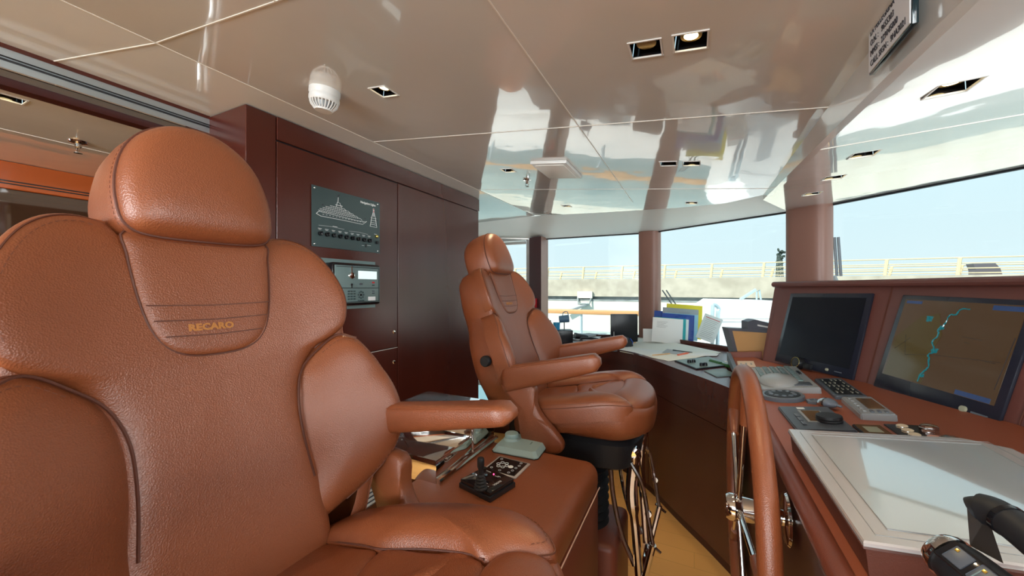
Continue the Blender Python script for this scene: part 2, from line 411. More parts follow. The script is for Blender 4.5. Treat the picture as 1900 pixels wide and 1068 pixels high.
# walls below and between the windows
def wallseg(name, pts, z0, z1, mat_, th=.07):
    bm = BM(); c = Vector((0, .5))
    A = [Vector(p) for p in pts]
    N = []
    for i, p in enumerate(A):
        d = (A[min(i + 1, len(A) - 1)] - A[max(i - 1, 0)]).normalized(); nn = Vector((-d.y, d.x))
        if nn.dot(p - c) < 0: nn = -nn
        N.append(p + nn * th)
    for i in range(len(A) - 1):
        prism(bm, [tuple(A[i]), tuple(A[i + 1]), tuple(N[i + 1]), tuple(N[i])], lambda a, b: (a, b, z0), lambda a, b: (a, b, z1))
    return struct(finish(name, bm, M[mat_], smooth=False))
wallseg('wall_port', OUT[1:4], 0, SILL, 'wood')
wallseg('wall_bow', OUT[3:10], 0, SILL, 'wood')
wallseg('wall_starboard', OUT[9:14], 0, SILL, 'wood')
# window panes
for i in range(1, 13):
    a, b = Vector(OUT[i]), Vector(OUT[i + 1])
    if i == 3: continue
    bm = BM(); z0 = SILL; za, zb = HEADZ[i], HEADZ[i + 1]; d = (b - a).normalized(); nn = Vector((d.y, -d.x)) * .005
    prism(bm, [(0, 0), (1, 0), (1, 1), (0, 1)], lambda u, v: (*(a.lerp(b, u) + nn), z0 if v == 0 else (za, zb)[int(u)]), lambda u, v: (*(a.lerp(b, u) - nn), z0 if v == 0 else (za, zb)[int(u)]))
    w = struct(finish('window_%d' % i, bm, M['glass'], smooth=False))
    bm = BM()
    tube(bm, [(a.x, a.y, za - .004), (b.x, b.y, zb - .004)], .008, 6)
    finish('window_frame', bm, M['black'], w)
# pillars
def pillar(name, c, rx, ry, ang, z0, z1, m='pillar'):
    bm = BM(); pts = []
    for k in range(32):
        t = 2 * PI * k / 32; ct, st = math.cos(t), math.sin(t)
        x = rx * math.copysign(abs(ct) ** .6, ct); y = ry * math.copysign(abs(st) ** .6, st)
        pts.append((c[0] + x * math.cos(ang) - y * math.sin(ang), c[1] + x * math.sin(ang) + y * math.cos(ang)))
    zprism(bm, pts, z0, z1); return struct(finish(name, bm, M[m]))
pm = (W3L + W3R) / 2
pillar('trim_11', (pm.x - .012, pm.y - .035), .122, .075, math.atan2(W3R.y - W3L.y, W3R.x - W3L.x), 0.9, 2.14)
pillar('trim_12', (W2.x, W2.y - .03), .105, .07, -.35, 0.9, 2.175)
for i, k in enumerate((6, 8, 10, 11, 12)): pillar('trim_%d' % (13 + i), OUT[k], .11, .07, [-1.2, -1.57, -1.9, -2.2, 0.3][i], 0.9, 2.13)
bm = BM(); q = [ray(982, 500) * 4.5, ray(1004, 500) * 4.33, ray(1017, 500) * 4.55, ray(1000, 500) * 4.8]
prism(bm, [xy(p) for p in q], lambda a, b: (a, b, .9), lambda a, b: (a, b, 2.2))
for f in bm.faces:
    f.normal_update()
    if abs(f.normal.z) < .5 and (f.calc_center_median().xy - ((q[0] + q[1]) / 2).xy).length < .02: f.material_index = 1
struct(finish('trim_18', bm, [M['pillar'], M['pillar_dark']], smooth=False))
PD = (q[0], q[1])
# side door to port, glazed
dr = BM(); bx(dr, (-2.32, 4.27, 2.235), (.95, .06, .09)); bx(dr, (-1.84, 4.27, 1.1), (.05, .06, 2.2)); bx(dr, (-2.74, 4.27, 1.1), (.05, .06, 2.2)); bx(dr, (-2.3, 4.27, .06), (.9, .05, .12))
d = struct(finish('door_1', dr, M['white'], smooth=False))
bm = BM(); bx(bm, (-2.3, 4.27, 1.16), (.88, .01, 2.08)); finish('door_glass', bm, M['glass'], d, smooth=False)
bm = BM(); bx(bm, (-2.3, 4.235, 2.16), (.86, .03, .035), .004); finish('blind_rail', bm, M['band'], d)
bm = BM(); bx(bm, (-2.80, 3.42, 1.16), (.06, 1.7, 2.32)); struct(finish('wall_aft_port', bm, M['white'], smooth=False))
# aft bulkhead: sliding door head and the lobby behind it
bm = BM(); bx(bm, (-1.845, -1.2, 2.311), (.05, 4.11, .014)); struct(finish('trim_19', bm, M['wood'], smooth=False))
bm = BM(); bx(bm, (-1.852, -1.2, 2.272), (.06, 4.11, .064)); tk = struct(finish('trim_20', bm, M['track'], smooth=False))
bm = BM(); bx(bm, (-1.820, -1.2, 2.270), (.006, 4.11, .005)); finish('track_groove', bm, M['black'], tk, smooth=False)
bm = BM(); bx(bm, (-1.820, -1.2, 2.279), (.006, 4.11, .003)); finish('track_groove', bm, M['gloss_black'], tk, smooth=False)
bm = BM(); bx(bm, (-1.820, -1.2, 2.242), (.008, 4.11, .004)); finish('track_lip', bm, M['chrome'], tk, smooth=False)
bm = BM(); bx(bm, (-1.93, -1.2, 2.240), (.05, 4.11, .035)); struct(finish('trim_21', bm, M['wood_dark'], smooth=False))
lobz = 2.252
lobc = at(20, 183, (0, 0, 1), lobz)
bm = holed([(-3.3, -3.3), (-1.93, -3.3), (-1.93, 2.6), (-3.3, 2.6)], [dl_hole(lobc, .03, .03)], lambda a, b: lobz)
struct(finish('ceiling_lobby', bm, M['ceiling'], smooth=False))
joint('trim_22', (-2.55, -3.2), (-2.55, 2.5), lambda x, y: lobz, .004)
LX = -3.18
bm = BM(); bx(bm, (LX - .04, -.35, 1.07), (.06, 6, 2.14)); struct(finish('wall_lobby', bm, M['gloss_dark'], smooth=False))
bm = BM(); bx(bm, (LX - .02, -.35, 2.181), (.06, 6, .140), .004); lb = struct(finish('trim_23', bm, M['wood_or'], smooth=False))
for k in range(12):
    for j in (0, 1):
        bm = BM(); bx(bm, (LX + .011, -2.6 + k * .37, 2.136 + j * .014), (.004, .32, .006)); finish('vent_slot', bm, M['black'], lb, smooth=False)
# panel joints of the dark lobby wall
for k, y in enumerate((-.9, .15, 1.2)):
    bm = BM(); bx(bm, (LX - .008, y, 1.05), (.006, .012, 2.0)); struct(finish('trim_%d' % (24 + k), bm, M['chrome'], smooth=False))
bm = BM(); bx(bm, (-2.55, 2.63, 1.15), (1.4, .06, 2.3)); struct(finish('wall_lobby_port', bm, M['wood'], smooth=False))
bm = BM(); bx(bm, (-2.6, -3.35, 1.15), (1.5, .06, 2.3)); struct(finish('wall_lobby_starboard', bm, M['wood'], smooth=False))
# chrome jamb of the sliding door beside the wardrobe
bm = BM(); bx(bm, (-1.90, .845, 1.1), (.05, .02, 2.2), .003); struct(finish('trim_27', bm, M['chrome']))

# ================================================================ downlights
def downlight(c, n, label, lit, hx=HX, hy=HY, group=None):
    Mx = frame(c, (1, 0, -n[0] / n[2]), (0, 1, 0))      # local z points up into the lining
    t = thing('downlight', label, 'downlight', Mx, group)
    bm = BM()
    for sx, sy, cx, cy in ((2 * hx + .007, .0035, 0, hy + .001), (2 * hx + .007, .0035, 0, -hy - .001), (.0035, 2 * hy + .004, hx + .001, 0), (.0035, 2 * hy + .004, -hx - .001, 0)):
        bx(bm, (cx, cy, 0), (sx, sy, .004))
    finish('trim_frame', bm, M['white'], t, smooth=False)
    bm = BM(); h = .07; w = .002
    bx(bm, (0, hy + w, h / 2), (2 * hx, w, h)); bx(bm, (0, -hy - w, h / 2), (2 * hx, w, h)); bx(bm, (hx + w, 0, h / 2), (w, 2 * hy, h)); bx(bm, (-hx - w, 0, h / 2), (w, 2 * hy, h)); bx(bm, (0, 0, h), (2 * hx + .01, 2 * hy + .01, w))
    finish('housing', bm, M['gloss_black'], t, smooth=False)
    bm = BM(); lathe(bm, [(.022, .012), (.023, .016), (.016, .030), (.008, .038), (0, .040)], seg=20); finish('reflector', bm, M['warm'], t)
    if lit:
        bm = BM(); lathe(bm, [(0, .010), (.015, .012), (.017, .016), (0, .024)], seg=16); finish('bulb', bm, M['bulb'], t)
    return t
cn = (.1177, 0, 1)
lab = ['single square downlight between smoke detector and wardrobe, set in the glossy ceiling', 'black unlit square downlight, left one of the large pair in the ceiling',
       'lit square downlight, right one of the large pair, warm bulb showing', 'small black downlight, left one of the middle ceiling pair', 'small lit downlight, right one of the middle ceiling pair',
       'small downlight near the top corner of the wardrobe, beside the ceiling sprinkler', 'small recessed downlight near the port window band, left of centre', 'small recessed downlight near the port window band above the middle window']
for c, l, k in zip(dls_main, lab, (1, 0, 1, 0, 1, 1, 1, 1)): downlight(c, cn, l, k)
lab = ['large amber-glowing downlight in the forward ceiling, nearest of the row of four', 'second nearest downlight of the row in the forward ceiling', 'third downlight of the row in the forward ceiling, above the broad pillar', 'farthest and smallest downlight of the row in the forward ceiling']
for c, l in zip(dls_fwd, lab): downlight(c, (-.049, -.046, 1), l, 1)
downlight(lobc, (0, 0, 1), 'warm recessed downlight in the lobby ceiling behind the sliding door track', 1, .03, .03)
for c_ in (dls_main[2], dls_main[0], dls_main[4], dls_main[5], dls_main[6], dls_main[7]): lamp('downlight_glow', 'SPOT', (c_.x, c_.y, c_.z - .01), (0, 0, -1), 9, (1, .8, .5), spot_size=1.2, spot_blend=.6, shadow_soft_size=.02)
lamp('lobby_fill', 'AREA', (-2.5, -.2, 2.2), (0, 0, -1), 3.5, (1, .85, .65), shape='RECTANGLE', size=.9, size_y=3)  # soft fill added under the lobby ceiling, no fitting of its own

# smoke detector
sd = atC(603, 168)
t = thing('smoke_detector', 'round white smoke detector with slotted head on the glossy ceiling', 'smoke detector', frame(sd, (1, 0, -.1177), (0, 1, 0)))
bm = BM(); lathe(bm, [(.0, 0), (.05, 0), (.05, -.014), (.047, -.020), (0, -.020)], seg=36); finish('base', bm, M['white'], t)
bm = BM(); lathe(bm, [(.047, -.020), (.049, -.026), (.049, -.036), (.045, -.042), (.0, -.042)], seg=36); finish('collar', bm, M['white'], t)
bm = BM(); lathe(bm, [(.030, -.040), (.026, -.062), (.0, -.066)], seg=30); finish('core', bm, M['light_grey'], t)
for k in range(24):
    a = 2 * PI * k / 24; bm = BM(); tube(bm, [(.045 * math.cos(a), .045 * math.sin(a), -.040), (.041 * math.cos(a), .041 * math.sin(a), -.052), (.028 * math.cos(a), .028 * math.sin(a), -.066)], .0022, 5); finish('slot_rib', bm, M['white'], t)
bm = BM(); lathe(bm, [(.0, -.064), (.030, -.064), (.028, -.070), (0, -.071)], seg=30); finish('cap', bm, M['white'], t)
def sprinkler(c, label, s=1.):
    t = thing('sprinkler', label, 'sprinkler', Matrix.Translation(c))
    bm = BM(); lathe(bm, [(0, 0), (.028 * s, 0), (.026 * s, -.006 * s), (.012 * s, -.010 * s), (0, -.010 * s)], seg=24); finish('escutcheon', bm, M['chrome'], t)
    bm = BM(); lathe(bm, [(.010 * s, -.008 * s), (.010 * s, -.024 * s), (.006 * s, -.028 * s), (0, -.028 * s)], seg=16); finish('nozzle', bm, M['chrome'], t)
    bm = BM(); tube(bm, [(-.010 * s, 0, -.022 * s), (-.012 * s, 0, -.036 * s), (0, 0, -.046 * s), (.012 * s, 0, -.036 * s), (.010 * s, 0, -.022 * s)], .0018 * s, 6); finish('yoke', bm, M['chrome'], t)
    bm = BM(); lathe(bm, [(0, -.046 * s), (.013 * s, -.046 * s), (.013 * s, -.048 * s), (0, -.048 * s)], seg=16); finish('deflector', bm, M['chrome'], t)
sprinkler(atZ(145, 262, lobz), 'chrome sprinkler head hanging from the lobby ceiling above the big headrest', 1.1)
sprinkler(atC(978, 333), 'small sprinkler head on the main ceiling near the square ceiling hatch', .9)
# ceiling hatch / speaker plate
pa = [atC(*p) for p in ((986, 299), (1049, 293.5), (1081, 325), (1030, 331))]
cx = Vector((-.645, 1.87)); t = thing('ceiling_hatch', 'flat white square hatch standing slightly proud of the glossy ceiling', 'hatch', frame((cx.x, cx.y, ceilz(cx.x)), (1, 0, -.1177), (0, 1, 0)))
bm = BM(); bx(bm, (0, 0, -.008), (.19, .28, .016), .003); finish('plate', bm, M['white'], t)
bm = BM(); bx(bm, (0, 0, -.018), (.15, .24, .004), .002); finish('inset', bm, M['ceil_seam'], t)
# ship's identity plate on the step
sg = Vector((.325, .921, 2.080))
t = thing('identity_plate', 'glass plate with the ship name, MMSI and call sign on the ceiling step', 'sign', frame(sg, (0, -1, 0), (0, 0, 1)))
bm = BM(); bx(bm, (0, 0, .0), (.168, .096, .008), .001); finish('backing', bm, M['glass_edge'], t)
bm = BM(); bx(bm, (-.001, .001, .0048), (.160, .090, .002)); finish('face', bm, M['plate_white'], t, smooth=False)
for k, s in enumerate(('LA PELLEGRINA', 'O.N. :   9655303', 'MMSI :  229045000', 'CALL SIGN :  9HA3021')):
    text(s, .0175, Matrix.Translation((-.072, .030 - k * .0205, .0062)), M['print_dark'], t, 'text_line', align='LEFT', sxy=.82)

# ================================================================ wardrobe wall
CXW = -1.565
t = thing('wardrobe', 'tall mahogany wardrobe wall with flush doors behind the helm chairs', 'wardrobe', Vector((-1.72, 1.73, 0)))
L = Vector((-1.72, 1.73, 0))
def wb(name, x0, x1, y0, y1, z0, z1, m, bev=.0015):
    bm = BM(); bx(bm, Vector(((x0 + x1) / 2, (y0 + y1) / 2, (z0 + z1) / 2)) - L, (x1 - x0, y1 - y0, z1 - z0), bev, 1); return finish(name, bm, M[m], t)
wb('carcass', -1.87, -1.580, .862, 2.606, 0, 2.312, 'wood_dark')
wb('side_panel', -1.87, -1.566, .855, .862, 0, 2.314, 'wood')
wb('corner_post', -1.582, CXW, .856, .972, 0, 2.314, 'wood')
wb('top_panel', -1.582, CXW + .004, .975, 2.606, 2.218, 2.314, 'wood')
wb('shadow_gap', -1.584, -1.575, .975, 2.606, 2.205, 2.22, 'black')
d1 = wb('door', -1.582, CXW, .976, 1.681, 1.258, 2.212, 'wood')
d2 = wb('door', -1.582, CXW, .976, 1.681, .10, 1.252, 'wood')
d3 = wb('door', -1.582, CXW, 1.686, 2.600, .10, 2.214, 'wood')
wb('door_edge', -1.5655, -1.5635, .976, 1.681, 1.2515, 1.2540, 'ceil_seam', 0)
for z, d in ((1.347, d1), (1.172, d2)):
    bm = BM(); lathe(bm, [(.0, .0), (.011, 0), (.011, .003), (.008, .007), (0, .008)], seg=20, M=axisM(Vector((CXW, 1.651, z)) - L, (1, 0, 0))); finish('lock', bm, M['chrome'], d)
g0 = atX(680, 905, CXW)
gr = BM(); bx(gr, Vector((CXW + .002, 1.45, .54)) - L, (.004, .46, .22)); gq = finish('vent_grille', gr, M['slate'], t, smooth=False)
for k in range(9):
    bm = BM(); bx(bm, Vector((CXW + .007, 1.45, .446 + k * .0235)) - L, (.008, .44, .012), .002); finish('slat', bm, M['grille'], gq)

# navigation lights panel
NP = frame((CXW + .004, 1.334, 1.930), (0, 1, 0), (0, 0, 1)); nw, nh = .408, .279   # facing the bow: local +x runs to port
NP = frame((CXW + .004, 1.334, 1.930), (0, 1, 0), (0, 0, 1))
t = thing('navigation_lights_panel', 'grey-green navigation lights panel with white ship outline on the wardrobe door', 'control panel', NP)
def pb(bmn, x, y, z, sx, sy, sz, m, par, bev=0): bm = BM(); bx(bm, (x, y, z), (sx, sy, sz), bev, 2); return finish(bmn, bm, M[m], par)
# local z of this frame points to the bow (x cross y)
pb('plate', 0, 0, .001, nw, nh, .003, 'panel_grey', t)
for sx in (-1, 1):
    for sy in (-1, 1):
        bm = BM(); lathe(bm, [(0, 0), (.004, 0), (.003, .002), (0, .003)], c=(sx * (nw / 2 - .014), sy * (nh / 2 - .012), .0025), seg=12); finish('screw', bm, M['chrome'], t)
def seg2(bm, pts, r=.0009, z=.0032):
    tube(bm, [(a, b, z) for a, b in pts], r, 4)
bm = BM()
hull = [(-.182, .012), (-.170, .024), (-.04, .020), (.05, .016), (.105, .018), (.112, .022), (.085, .002), (-.02, .004), (-.160, .004), (-.182, .012)]
seg2(bm, hull, .0012)
for y0, x0, x1 in ((.030, -.172, .070), (.038, -.165, .045), (.046, -.150, .020), (.054, -.135, -.005), (.062, -.110, -.03)):
    seg2(bm, [(x0, y0), (x1, y0), (x1 + .012, y0 - .008)], .0009)
    for k in range(int((x1 - x0) / .012)): seg2(bm, [(x0 + k * .012 + .004, y0 - .003), (x0 + k * .012 + .009, y0 - .003)], .0007)
seg2(bm, [(-.075, .062), (-.07, .085), (-.055, .085), (-.045, .062)]); seg2(bm, [(-.066, .085), (-.064, .110)], .0012); seg2(bm, [(-.08, .072), (-.04, .072)], .0016)
for k in range(14): seg2(bm, [(-.15 + k * .018, .014), (-.142 + k * .018, .014)], .001)
# bow view
seg2(bm, [(.135, .0), (.142, .03), (.146, .05), (.160, .09), (.172, .05), (.176, .03), (.182, .0), (.135, .0)], .0011)
for y0 in (.012, .022, .034, .046): seg2(bm, [(.140, y0), (.178, y0)], .0012)
seg2(bm, [(.156, .055), (.156, .098), (.163, .098), (.163, .055)], .001)
# captions
for k in range(9): 
    seg2(bm, [(-.173 + k * .0365, -.054), (-.155 + k * .0365, -.054)], .0012); seg2(bm, [(-.170 + k * .0365, -.059), (-.158 + k * .0365, -.059)], .001)
seg2(bm, [(-.17, -.040), (-.10, -.037), (-.03, -.040)], .0006); seg2(bm, [(.0, -.044), (.06, -.042), (.12, -.046)], .0006); seg2(bm, [(-.095, -.034), (-.070, -.034)], .0013)
seg2(bm, [(.165, -.038), (.182, -.038)], .0013); seg2(bm, [(.08, -.108), (.095, -.108)], .0011); seg2(bm, [(.115, -.104), (.140, -.104)], .0011)
finish('ship_diagram', bm, M['print'], t)
text('Navigation Lights', .0155, Matrix.Translation((.122, .117, .0030)), M['print'], t, 'panel_title', sxy=.95, bold=.0004)
for x, y, m in ((-.066, .116, 'print_dark'), (-.060, .122, 'print_dark'), (.159, .082, 'red'), (.159, .094, 'red'), (-.150, .058, 'print_dark'), (.10, .034, 'print_dark'), (.137, .040, 'print_dark'), (.184, .038, 'print_dark')):
    bm = BM(); lathe(bm, [(0, .002), (.004, .002), (.003, .005), (0, .0055)], c=(x, y, .0), seg=10); finish('indicator', bm, M[m], t)
for k in range(9):
    bm = BM(); lathe(bm, [(0, .002), (.0105, .002), (.0095, .014), (0, .015)], c=(-.164 + k * .0365, -.078, 0), seg=18); bx(bm, (-.164 + k * .0365, -.078, .018), (.005, .018, .008), .001); kb = finish('rotary_knob', bm, M['gloss_black'], t)
bm = BM(); lathe(bm, [(0, .002), (.008, .002), (.008, .014), (0, .015)], c=(.180, -.083, 0), seg=16); finish('rotary_knob', bm, M['black'], t)
bm = BM(); lathe(bm, [(0, .002), (.009, .002), (.008, .012), (.004, .015), (0, .015)], c=(.178, -.050, 0), seg=18); finish('push_button', bm, M['brass'], t)
for y in (-.102, -.112):
    bm = BM(); lathe(bm, [(0, .002), (.005, .002), (.004, .006), (0, .006)], c=(.106, y, 0), seg=12); finish('push_button', bm, M['black'], t)

# voyage data recorder unit below it
VP = frame((CXW + .003, 1.3345, 1.618), (0, 1, 0), (0, 0, 1))
t = thing('recorder_unit', 'boxy grey alarm unit with bright display and keypad below the navigation lights panel', 'control unit', VP)
pb('mounting_plate', 0, 0, .0, .345, .246, .004, 'panel_light', t)
ub = pb('housing', .0, 0, .035, .292, .206, .066, 'gloss_black', t, .012)
pb('front_plate', .0, 0, .069, .272, .180, .004, 'panel_light', t, .001)
pb('dividing_line', 0, -.018, .0715, .262, .003, .002, 'black', t)
pb('edge_line', 0, .084, .0715, .262, .003, .002, 'black', t)
pb('edge_line', 0, -.086, .0715, .262, .003, .002, 'black', t)
pb('edge_line', .131, 0, .0715, .003, .172, .002, 'black', t)
pb('display', .055, .047, .072, .118, .040, .003, 'lcd_white', t)
bm = BM(); lathe(bm, [(.0, .071), (.017, .071), (.015, .078), (0, .080)], c=(-.045, .042, 0), seg=24); bx(bm, (-.045, .070, .073), (.005, .035, .004)); finish('dial', bm, M['chrome'], t)
bm = BM(); lathe(bm, [(0, .071), (.006, .071), (.005, .075), (0, .075)], c=(-.044, -.001, 0), seg=14); bx(bm, (-.044, -.010, .073), (.004, .014, .003)); finish('key_switch', bm, M['black'], t)
pb('button', .012, .002, .0725, .018, .009, .003, 'slate', t); pb('button', .092, .010, .0725, .014, .008, .003, 'red', t); pb('button', .092, -.004, .0725, .014, .006, .003, 'panel_grey', t)
for i in range(4):
    for j in range(3): pb('key', -.062 + j * .017, -.034 - i * .0125, .0725, .012, .007, .003, 'panel_grey', t, .001)
for k in range(8):
    a = 2 * PI * k / 8; pb('key', .012 + .016 * math.cos(a), -.052 + .016 * math.sin(a), .0725, .008, .008, .003, 'panel_grey', t, .001)
pb('key', .012, -.052, .0725, .010, .010, .003, 'black', t)
for j in range(3): pb('key', -.002 + j * .014, -.080, .0725, .010, .005, .003, 'panel_grey', t)
pb('key', .092, -.034, .0725, .014, .005, .003, 'slate', t); pb('key', .092, -.045, .0725, .014, .005, .003, 'slate', t)
pb('label', .082, -.072, .072, .046, .020, .002, 'plate_white', t)
# ================================================================ helm chairs
# chair space: x forward (bow), y to port from the chair's centre line, z above the floor; the Empty stands at x = -.6
CO = Vector((-.6, 0, 0))
J = Vector((-.715, 0, 1.037)); UB = Vector((-.256, 0, .967)); NB = Vector((.967, 0, .256)); YB = Vector((0, 1, 0))
def wing(u, v):
    a = max(0., (abs(u) - .10) / .17); return .55 * u * u + .028 * min(a, 1.2) ** 2 * min(1, max(0, (v - .35) / .12))
def BK(u, v, h): return J + UB * v + NB * (h + wing(u, v)) + YB * u - CO
HM = [(0, -.03), (.10, -.02), (.16, .02), (.163, .10), (.160, .17), (.150, .24), (.147, .31), (.155, .37), (.185, .425), (.235, .452), (.258, .475), (.269, .515), (.268, .555), (.254, .605), (.230, .652), (.200, .682), (.165, .695), (.132, .690), (.112, .672), (0, .664)]
main_out = sym(HM, 4)
HB = [(.136, .070), (.134, .16), (.126, .25), (.128, .33), (.148, .392), (.190, .432), (.232, .456), (.268, .440), (.298, .392), (.325, .335), (.340, .270), (.338, .205), (.312, .150), (.262, .108), (.205, .082)]
HI = [(0, .447), (.045, .451), (.075, .468), (.094, .502), (.106, .560), (.113, .63), (.113, .668), (.05, .673), (0, .674)]
ins_out = sym(HI, 4)
HH = [(0, .655), (.085, .658), (.116, .674), (.124, .712), (.122, .76), (.108, .812), (.082, .852), (.042, .880), (0, .888)]
head_out = sym(HH, 4)
HS = [(0, -.05), (.17, -.04), (.235, .02), (.275, .10), (.318, .18), (.322, .26), (.298, .34), (.268, .41), (.254, .46), (.264, .52), (.263, .56), (.249, .61), (.225, .652), (.187, .685), (.14, .692), (.05, .685), (0, .685)]
shell_out = sym(HS, 4)
def off_out(out, d):     # offset a closed outline inwards by d
    P = [Vector((a[0], a[1])) for a in out]; n = len(P); A = sum(P[i].cross(P[(i + 1) % n]) if False else P[i].x * P[(i + 1) % n].y - P[(i + 1) % n].x * P[i].y for i in range(n))
    r = []
    for i in range(n):
        t = (P[(i + 1) % n] - P[i - 1]).normalized(); nn = Vector((-t.y, t.x)) * (1 if A > 0 else -1)
        r.append(P[i] + nn * d)
    return r
def dashes(bm, pts, L=.006, gap=.004, r=.0007):
    s = 0; P = pts; acc = 0; on = True; cur = [P[0]]
    for a, b in zip(P, P[1:]):
        l = (b - a).length; q = 0
        while q < l:
            need = (L if on else gap) - acc; st = min(need, l - q); q += st; acc += st
            p = a.lerp(b, min(1, q / l)) if l else a
            cur.append(p)
            if acc >= (L if on else gap) - 1e-9:
                if on and len(cur) > 1: tube(bm, [cur[0], cur[-1]], r, 4)
                on = not on; acc = 0; cur = [p]
def roundbox(bm, c, s, r, rot=None, seg=4): bx(bm, c, s, r, seg, rot)
def seatz(x): return 1.050 + .205 * (x + .72) - (max(0, x + .34) ** 2) * 1.6
def make_chair(name, label, cat, group):
    t = thing(name, label, cat, CO.copy(), group)
    # backrest body (rear shell with rolled edge)
    bm = BM(); P = shell_out; C = Vector((0, .33))
    def SH(s, h):
        return [BK(C.x + (a - C.x) * s, C.y + (b - C.y) * s, h) for a, b in P]
    rs = [SH(.90, .012), SH(.97, .012), SH(.995, .004), SH(1.0, -.012), SH(.995, -.06), SH(.975, -.105), SH(.91, -.135), SH(.76, -.152), SH(.4, -.160), SH(.1, -.162)]
    rings_surface(bm, rs); back = finish('backrest', bm, M['leather'], t, angle=1.2)
    bm = BM(); pillow(bm, main_out, BK, .034, 0, p=7, q=2.4, steps=14, rim=.03, center=(0, .42)); mc = finish('back_cushion', bm, M['leather'], t, angle=1.2)
    bm = BM()
    tube(bm, [BK(a.x, a.y, .004) for a in off_out(shell_out, .0015)], .0035, 6, True); finish('piping', bm, M['leather'], back)
    bm = BM()
    tube(bm, [BK(a.x, a.y, .0150) for a in off_out(main_out, .006)], .0013, 4, True); finish('seam', bm, M['seam'], mc)
    half = [(HM[i][0], HM[i][1]) for i in range(9, 18)]
    for sg_ in (1, -1):
        bm = BM()
        q = crv([(a * sg_, b, 0) for a, b in half], 5); a_ = [Vector((p.x, p.y)) for p in q]
        w = []
        for i, p in enumerate(a_):
            tt = (a_[min(i + 1, len(a_) - 1)] - a_[max(i - 1, 0)]).normalized(); nn = Vector((-tt.y, tt.x)) * sg_
            pp = p + nn * .017; w.append(BK(pp.x, pp.y, .0230))
        dashes(bm, w); finish('stitching', bm, M['stitch'], mc)
    # raised insert with three welts and the maker's lettering
    bm = BM(); pillow(bm, ins_out, BK, .012, .030, p=9, q=2.4, steps=10, rim=.012, center=(0, .57)); ip = finish('back_insert', bm, M['leather'], t, angle=1.2)
    bm = BM(); tube(bm, [BK(a, b, .0348) for a, b in ins_out], .0019, 5, True); finish('seam', bm, M['seam'], ip)
    for v0, hw in ((.538, .098), (.511, .090), (.483, .077)):
        bm = BM(); tube(bm, [BK(hw * (k / 10 - 1), v0 + .002 * abs(k / 10 - 1), .0425) for k in range(21)], .0012, 4); finish('welt', bm, M['seam'], ip)
    Mt = Matrix((YB, UB, NB)).transposed().to_4x4(); Mt.translation = BK(-.008, .4975, .0432)
    text('RECARO', .0165, Mt, M['gold'], ip, 'lettering', .0004, sxy=1.12, bold=.0008)
    # side bolsters
    for s in (1, -1):
        o_ = [(p.x, p.y) for p in crv([(a * s, b, 0) for a, b in HB], 4, True)]
        def BB(u, v, h, s=s):
            e = max(0, min(1, (abs(u) - .15) / .16)); return BK(u, v, h + .042 * e * math.sin(min(1, max(0, (v - .04) / .42)) * PI) ** .6)
        bm = BM(); pillow(bm, o_, BB, .050, -.005, p=3.2, q=2.0, steps=14, rim=.06, center=(.245 * s, .26)); bo = finish('side_bolster', bm, M['leather'], t, angle=1.2)
        bm = BM(); ed = [p for p in crv([(a * s, b, 0) for a, b in HB[5:]], 5)]
        pts = [BB(.245 * s + (p.x - .245 * s) * .90, .26 + (p.y - .26) * .90, .0222) for p in ed]
        tube(bm, [BB(.245 * s + (p.x - .245 * s) * .985, .26 + (p.y - .26) * .985, .006) for p in ed], .0022, 5)
        dashes(bm, pts); finish('stitching', bm, M['stitch'], bo)
        bm = BM(); tube(bm, [BB(.245 * s + (p.x - .245 * s) * .955, .26 + (p.y - .26) * .965, .0190 + .011 * min(1, max(0, (.42 - p.y) / .08))) for p in crv([(a * s, b, 0) for a, b in HB[1:8]], 5)], .0024, 5); finish('crease', bm, M['seam'], bo)
    # headrest
    bm = BM(); P = head_out; C = Vector((0, .765))
    def HD(s, h, c=.0): return [J + UB * (C.y + (b - C.y) * s + c) + NB * h + YB * ((a - C.x) * s) - CO for a, b in P]
    rings_surface(bm, [HD(.06, .098), HD(.3, .097), HD(.5, .095), HD(.68, .092), HD(.82, .086), HD(.91, .077), HD(.96, .066), HD(.978, .055), HD(.975, .053), HD(.992, .050), HD(1.01, .035), HD(1.03, .008), HD(1.02, -.03), HD(.97, -.062), HD(.86, -.083), HD(.6, -.095), HD(.1, -.098)], cap0=True)
    hd = finish('headrest', bm, M['leather'], t, angle=1.2)
    bm = BM(); tube(bm, HD(.982, .0545), .0024, 6, True); finish('seam', bm, M['seam'], hd)
    bm = BM(); w = HD(1.0, .044); dashes(bm, w + [w[0]], .005, .004, .0006); finish('stitching', bm, M['stitch'], hd)
    # seat: body, centre panels, bolsters, front roll
    def ST(x, y, h): return Vector((x, y, seatz(x) + h)) - CO
    hs = [(-.745, 0), (-.745, .17), (-.73, .215), (-.66, .245), (-.50, .27), (-.34, .275), (-.24, .262), (-.18, .20), (-.155, .11), (-.150, 0)]
    so = [(p.x, p.y) for p in crv([(a, b, 0) for a, b in hs + [(a, -b) for a, b in hs[::-1][1:-1]]], 4, True)]
    bm = BM()
    def SB(s, z, fx=0): return [Vector((-.45 + (a + .45) * s, b * s, (seatz(a) + z) if z > -.1 else .992 + .02 * (a + .45) + (z + .15))) - CO for a, b in so]
    rings_surface(bm, [SB(.5, -.16), SB(.85, -.155), SB(.93, -.14), SB(.985, -.095), SB(1.0, -.07), SB(1.0, -.03), SB(.985, -.008), SB(.94, .002), SB(.6, .004), SB(.1, .004)], cap0=True)
    seat = finish('seat', bm, M['leather'], t, angle=1.2)
    cpo = [(-.735, .150), (-.60, .148), (-.545, .142), (-.51, 0.03), (-.505, 0), (-.51, -.03), (-.545, -.142), (-.60, -.148), (-.735, -.150)]
